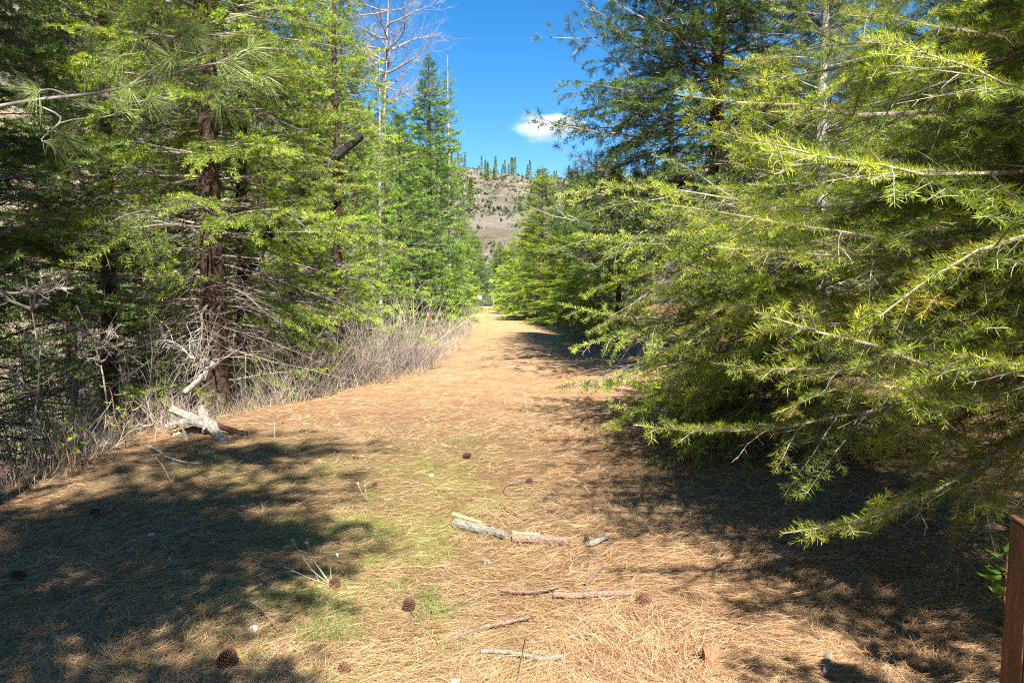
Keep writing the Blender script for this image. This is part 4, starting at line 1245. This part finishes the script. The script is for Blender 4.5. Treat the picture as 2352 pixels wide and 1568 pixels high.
# ------------------------------------------------------------------ small firs on the hill
r = np.random.default_rng(123)
hm = []
for k, (HH, Rm, sd_) in enumerate([(11, 2.6, 301), (9, 2.6, 302)]):
    tb, p = trunk_mb(HH, .15, sd_, 5)
    cb = MB(); random.seed(sd_)
    for (h, az, L, pit, kd) in tree_plan(HH, Rm, sd_, 'fir', .8, 0, .9, 6):
        n = 9
        rr = np.random.default_rng(int(h * 1000))
        d = np.array([cos(az), sin(az), sin(pit) - .1])
        base = np.array([0, 0, h]) + d * (L * np.linspace(.2, .8, n))[:, None]
        dirs = d + rr.normal(0, .4, (n, 3)); dirs /= np.linalg.norm(dirs, axis=1)[:, None]
        kites(cb, base, dirs, np.cross(dirs, rr.normal(0, 1, (n, 3))), .62, .3, 0, np.repeat((G_MID * rr.uniform(.5, 1.0))[None], n, 0))
    hm.append((tb.mesh('trunk', [M_BARK]), cb.mesh('crown', [M_NEEDLE])))
spots = []
for k in range(75):                                   # the ridge ahead
    spots.append((r.uniform(-9, 9), r.uniform(560, 640), 'ridge'))
for k in range(150):
    az = r.uniform(-12, 12); d = r.uniform(230, 560)
    if fbm(np.array([az * 20]), np.array([d]), 60, 8, 3)[0] < .52: continue
    spots.append((az, d, 'slope'))
for (az, d, wh) in spots[:230]:
    x, y = d * sin(R(az)), d * cos(R(az))
    tm, cm = hm[r.integers(0, 2)]
    t = link('hill_fir', None, None, (x, y, tz(x, y) - .3), 'small dark fir on the skyline of the hill' if wh == 'ridge' else 'small fir scattered on the grey brown hillside', 'tree',
             'firs on the skyline' if wh == 'ridge' else 'firs on the hillside')
    s = r.uniform(.4, 1.25); t.scale = (s, s, s * r.uniform(.9, 1.3)); t.rotation_euler = (0, 0, r.uniform(0, 6))
    link('trunk', tm, t); c_ = link('crown', cm, t); c_.color = (.9, .95, .8, 1)

rb_ = np.random.default_rng(321)
n = 22000
az = R(1) * rb_.uniform(-40, 14, n); d = rb_.uniform(125, 600, n) ** 1.0
x, y = d * np.sin(az), d * np.cos(az)
k_ = rb_.random(n) < sstep(.35, .62, fbm(x, y, 45, 60, 4)) + .12
x, y, d = x[k_], y[k_], d[k_]; n = len(x)
hb = MB()
g_ = rb_.random((n, 1)) < .5
cc_ = np.where(g_, np.array([.085, .11, .05]), np.array([.22, .17, .14])) * rb_.uniform(.6, 1.4, (n, 1))
zz = terrain(x, y)
for q in range(3):
    dd = np.stack([rb_.normal(0, .5, n), rb_.normal(0, .5, n), np.ones(n)], 1); dd /= np.linalg.norm(dd, axis=1)[:, None]
    wd = np.stack([np.cos(q * 1.05 + x), np.sin(q * 1.05 + x), 0 * x], 1)
    sz = rb_.uniform(.5, 1.7, n) * np.where(g_[:, 0], 1.3, .9)
    kites(hb, np.stack([x + rb_.normal(0, .5, n), y, zz - .2], 1), dd, wd, sz, sz * .75, 0, cc_, .45)
link('hillside_brush', hb.mesh('hillside_brush', [M_DRY]), None, None, 'low brush and scrub speckling the far hillside', None, None, 'stuff')

# ------------------------------------------------------------------ cloud
m, n, l = mat('thin_white_cloud')
out = n.new('ShaderNodeOutputMaterial'); pv = n.new('ShaderNodeVolumePrincipled')
pv.inputs['Color'].default_value = (1, 1, 1, 1)
tc = n.new('ShaderNodeTexCoord'); nz = n.new('ShaderNodeTexNoise'); nz.inputs['Scale'].default_value = 2.6; nz.inputs['Detail'].default_value = 6; nz.inputs['Roughness'].default_value = .62
l.new(tc.outputs['Object'], nz.inputs['Vector'])
ln = n.new('ShaderNodeVectorMath'); ln.operation = 'LENGTH'; l.new(tc.outputs['Object'], ln.inputs[0])
mr = n.new('ShaderNodeMapRange'); mr.inputs[1].default_value = .15; mr.inputs[2].default_value = 1.0; mr.inputs[3].default_value = .30; mr.inputs[4].default_value = -.42
l.new(ln.outputs['Value'], mr.inputs[0])
ad = n.new('ShaderNodeMath'); ad.operation = 'ADD'; l.new(nz.outputs[0], ad.inputs[0]); l.new(mr.outputs[0], ad.inputs[1])
m2 = n.new('ShaderNodeMapRange'); m2.inputs[1].default_value = .40; m2.inputs[2].default_value = .85; m2.inputs[3].default_value = 0; m2.inputs[4].default_value = .035
l.new(ad.outputs[0], m2.inputs[0]); l.new(m2.outputs[0], pv.inputs['Density']); l.new(pv.outputs[0], out.inputs['Volume'])
import bmesh
bm = bmesh.new(); bmesh.ops.create_icosphere(bm, subdivisions=3, radius=1)
me = bpy.data.meshes.new('cloud'); bm.to_mesh(me); bm.free(); me.materials.append(m)
cp = at(1258, 290, 2200)
cl_ = link('cloud', me, None, tuple(cp), 'small thin white cloud low in the blue sky', 'cloud')
cl_.scale = (175, 75, 70)
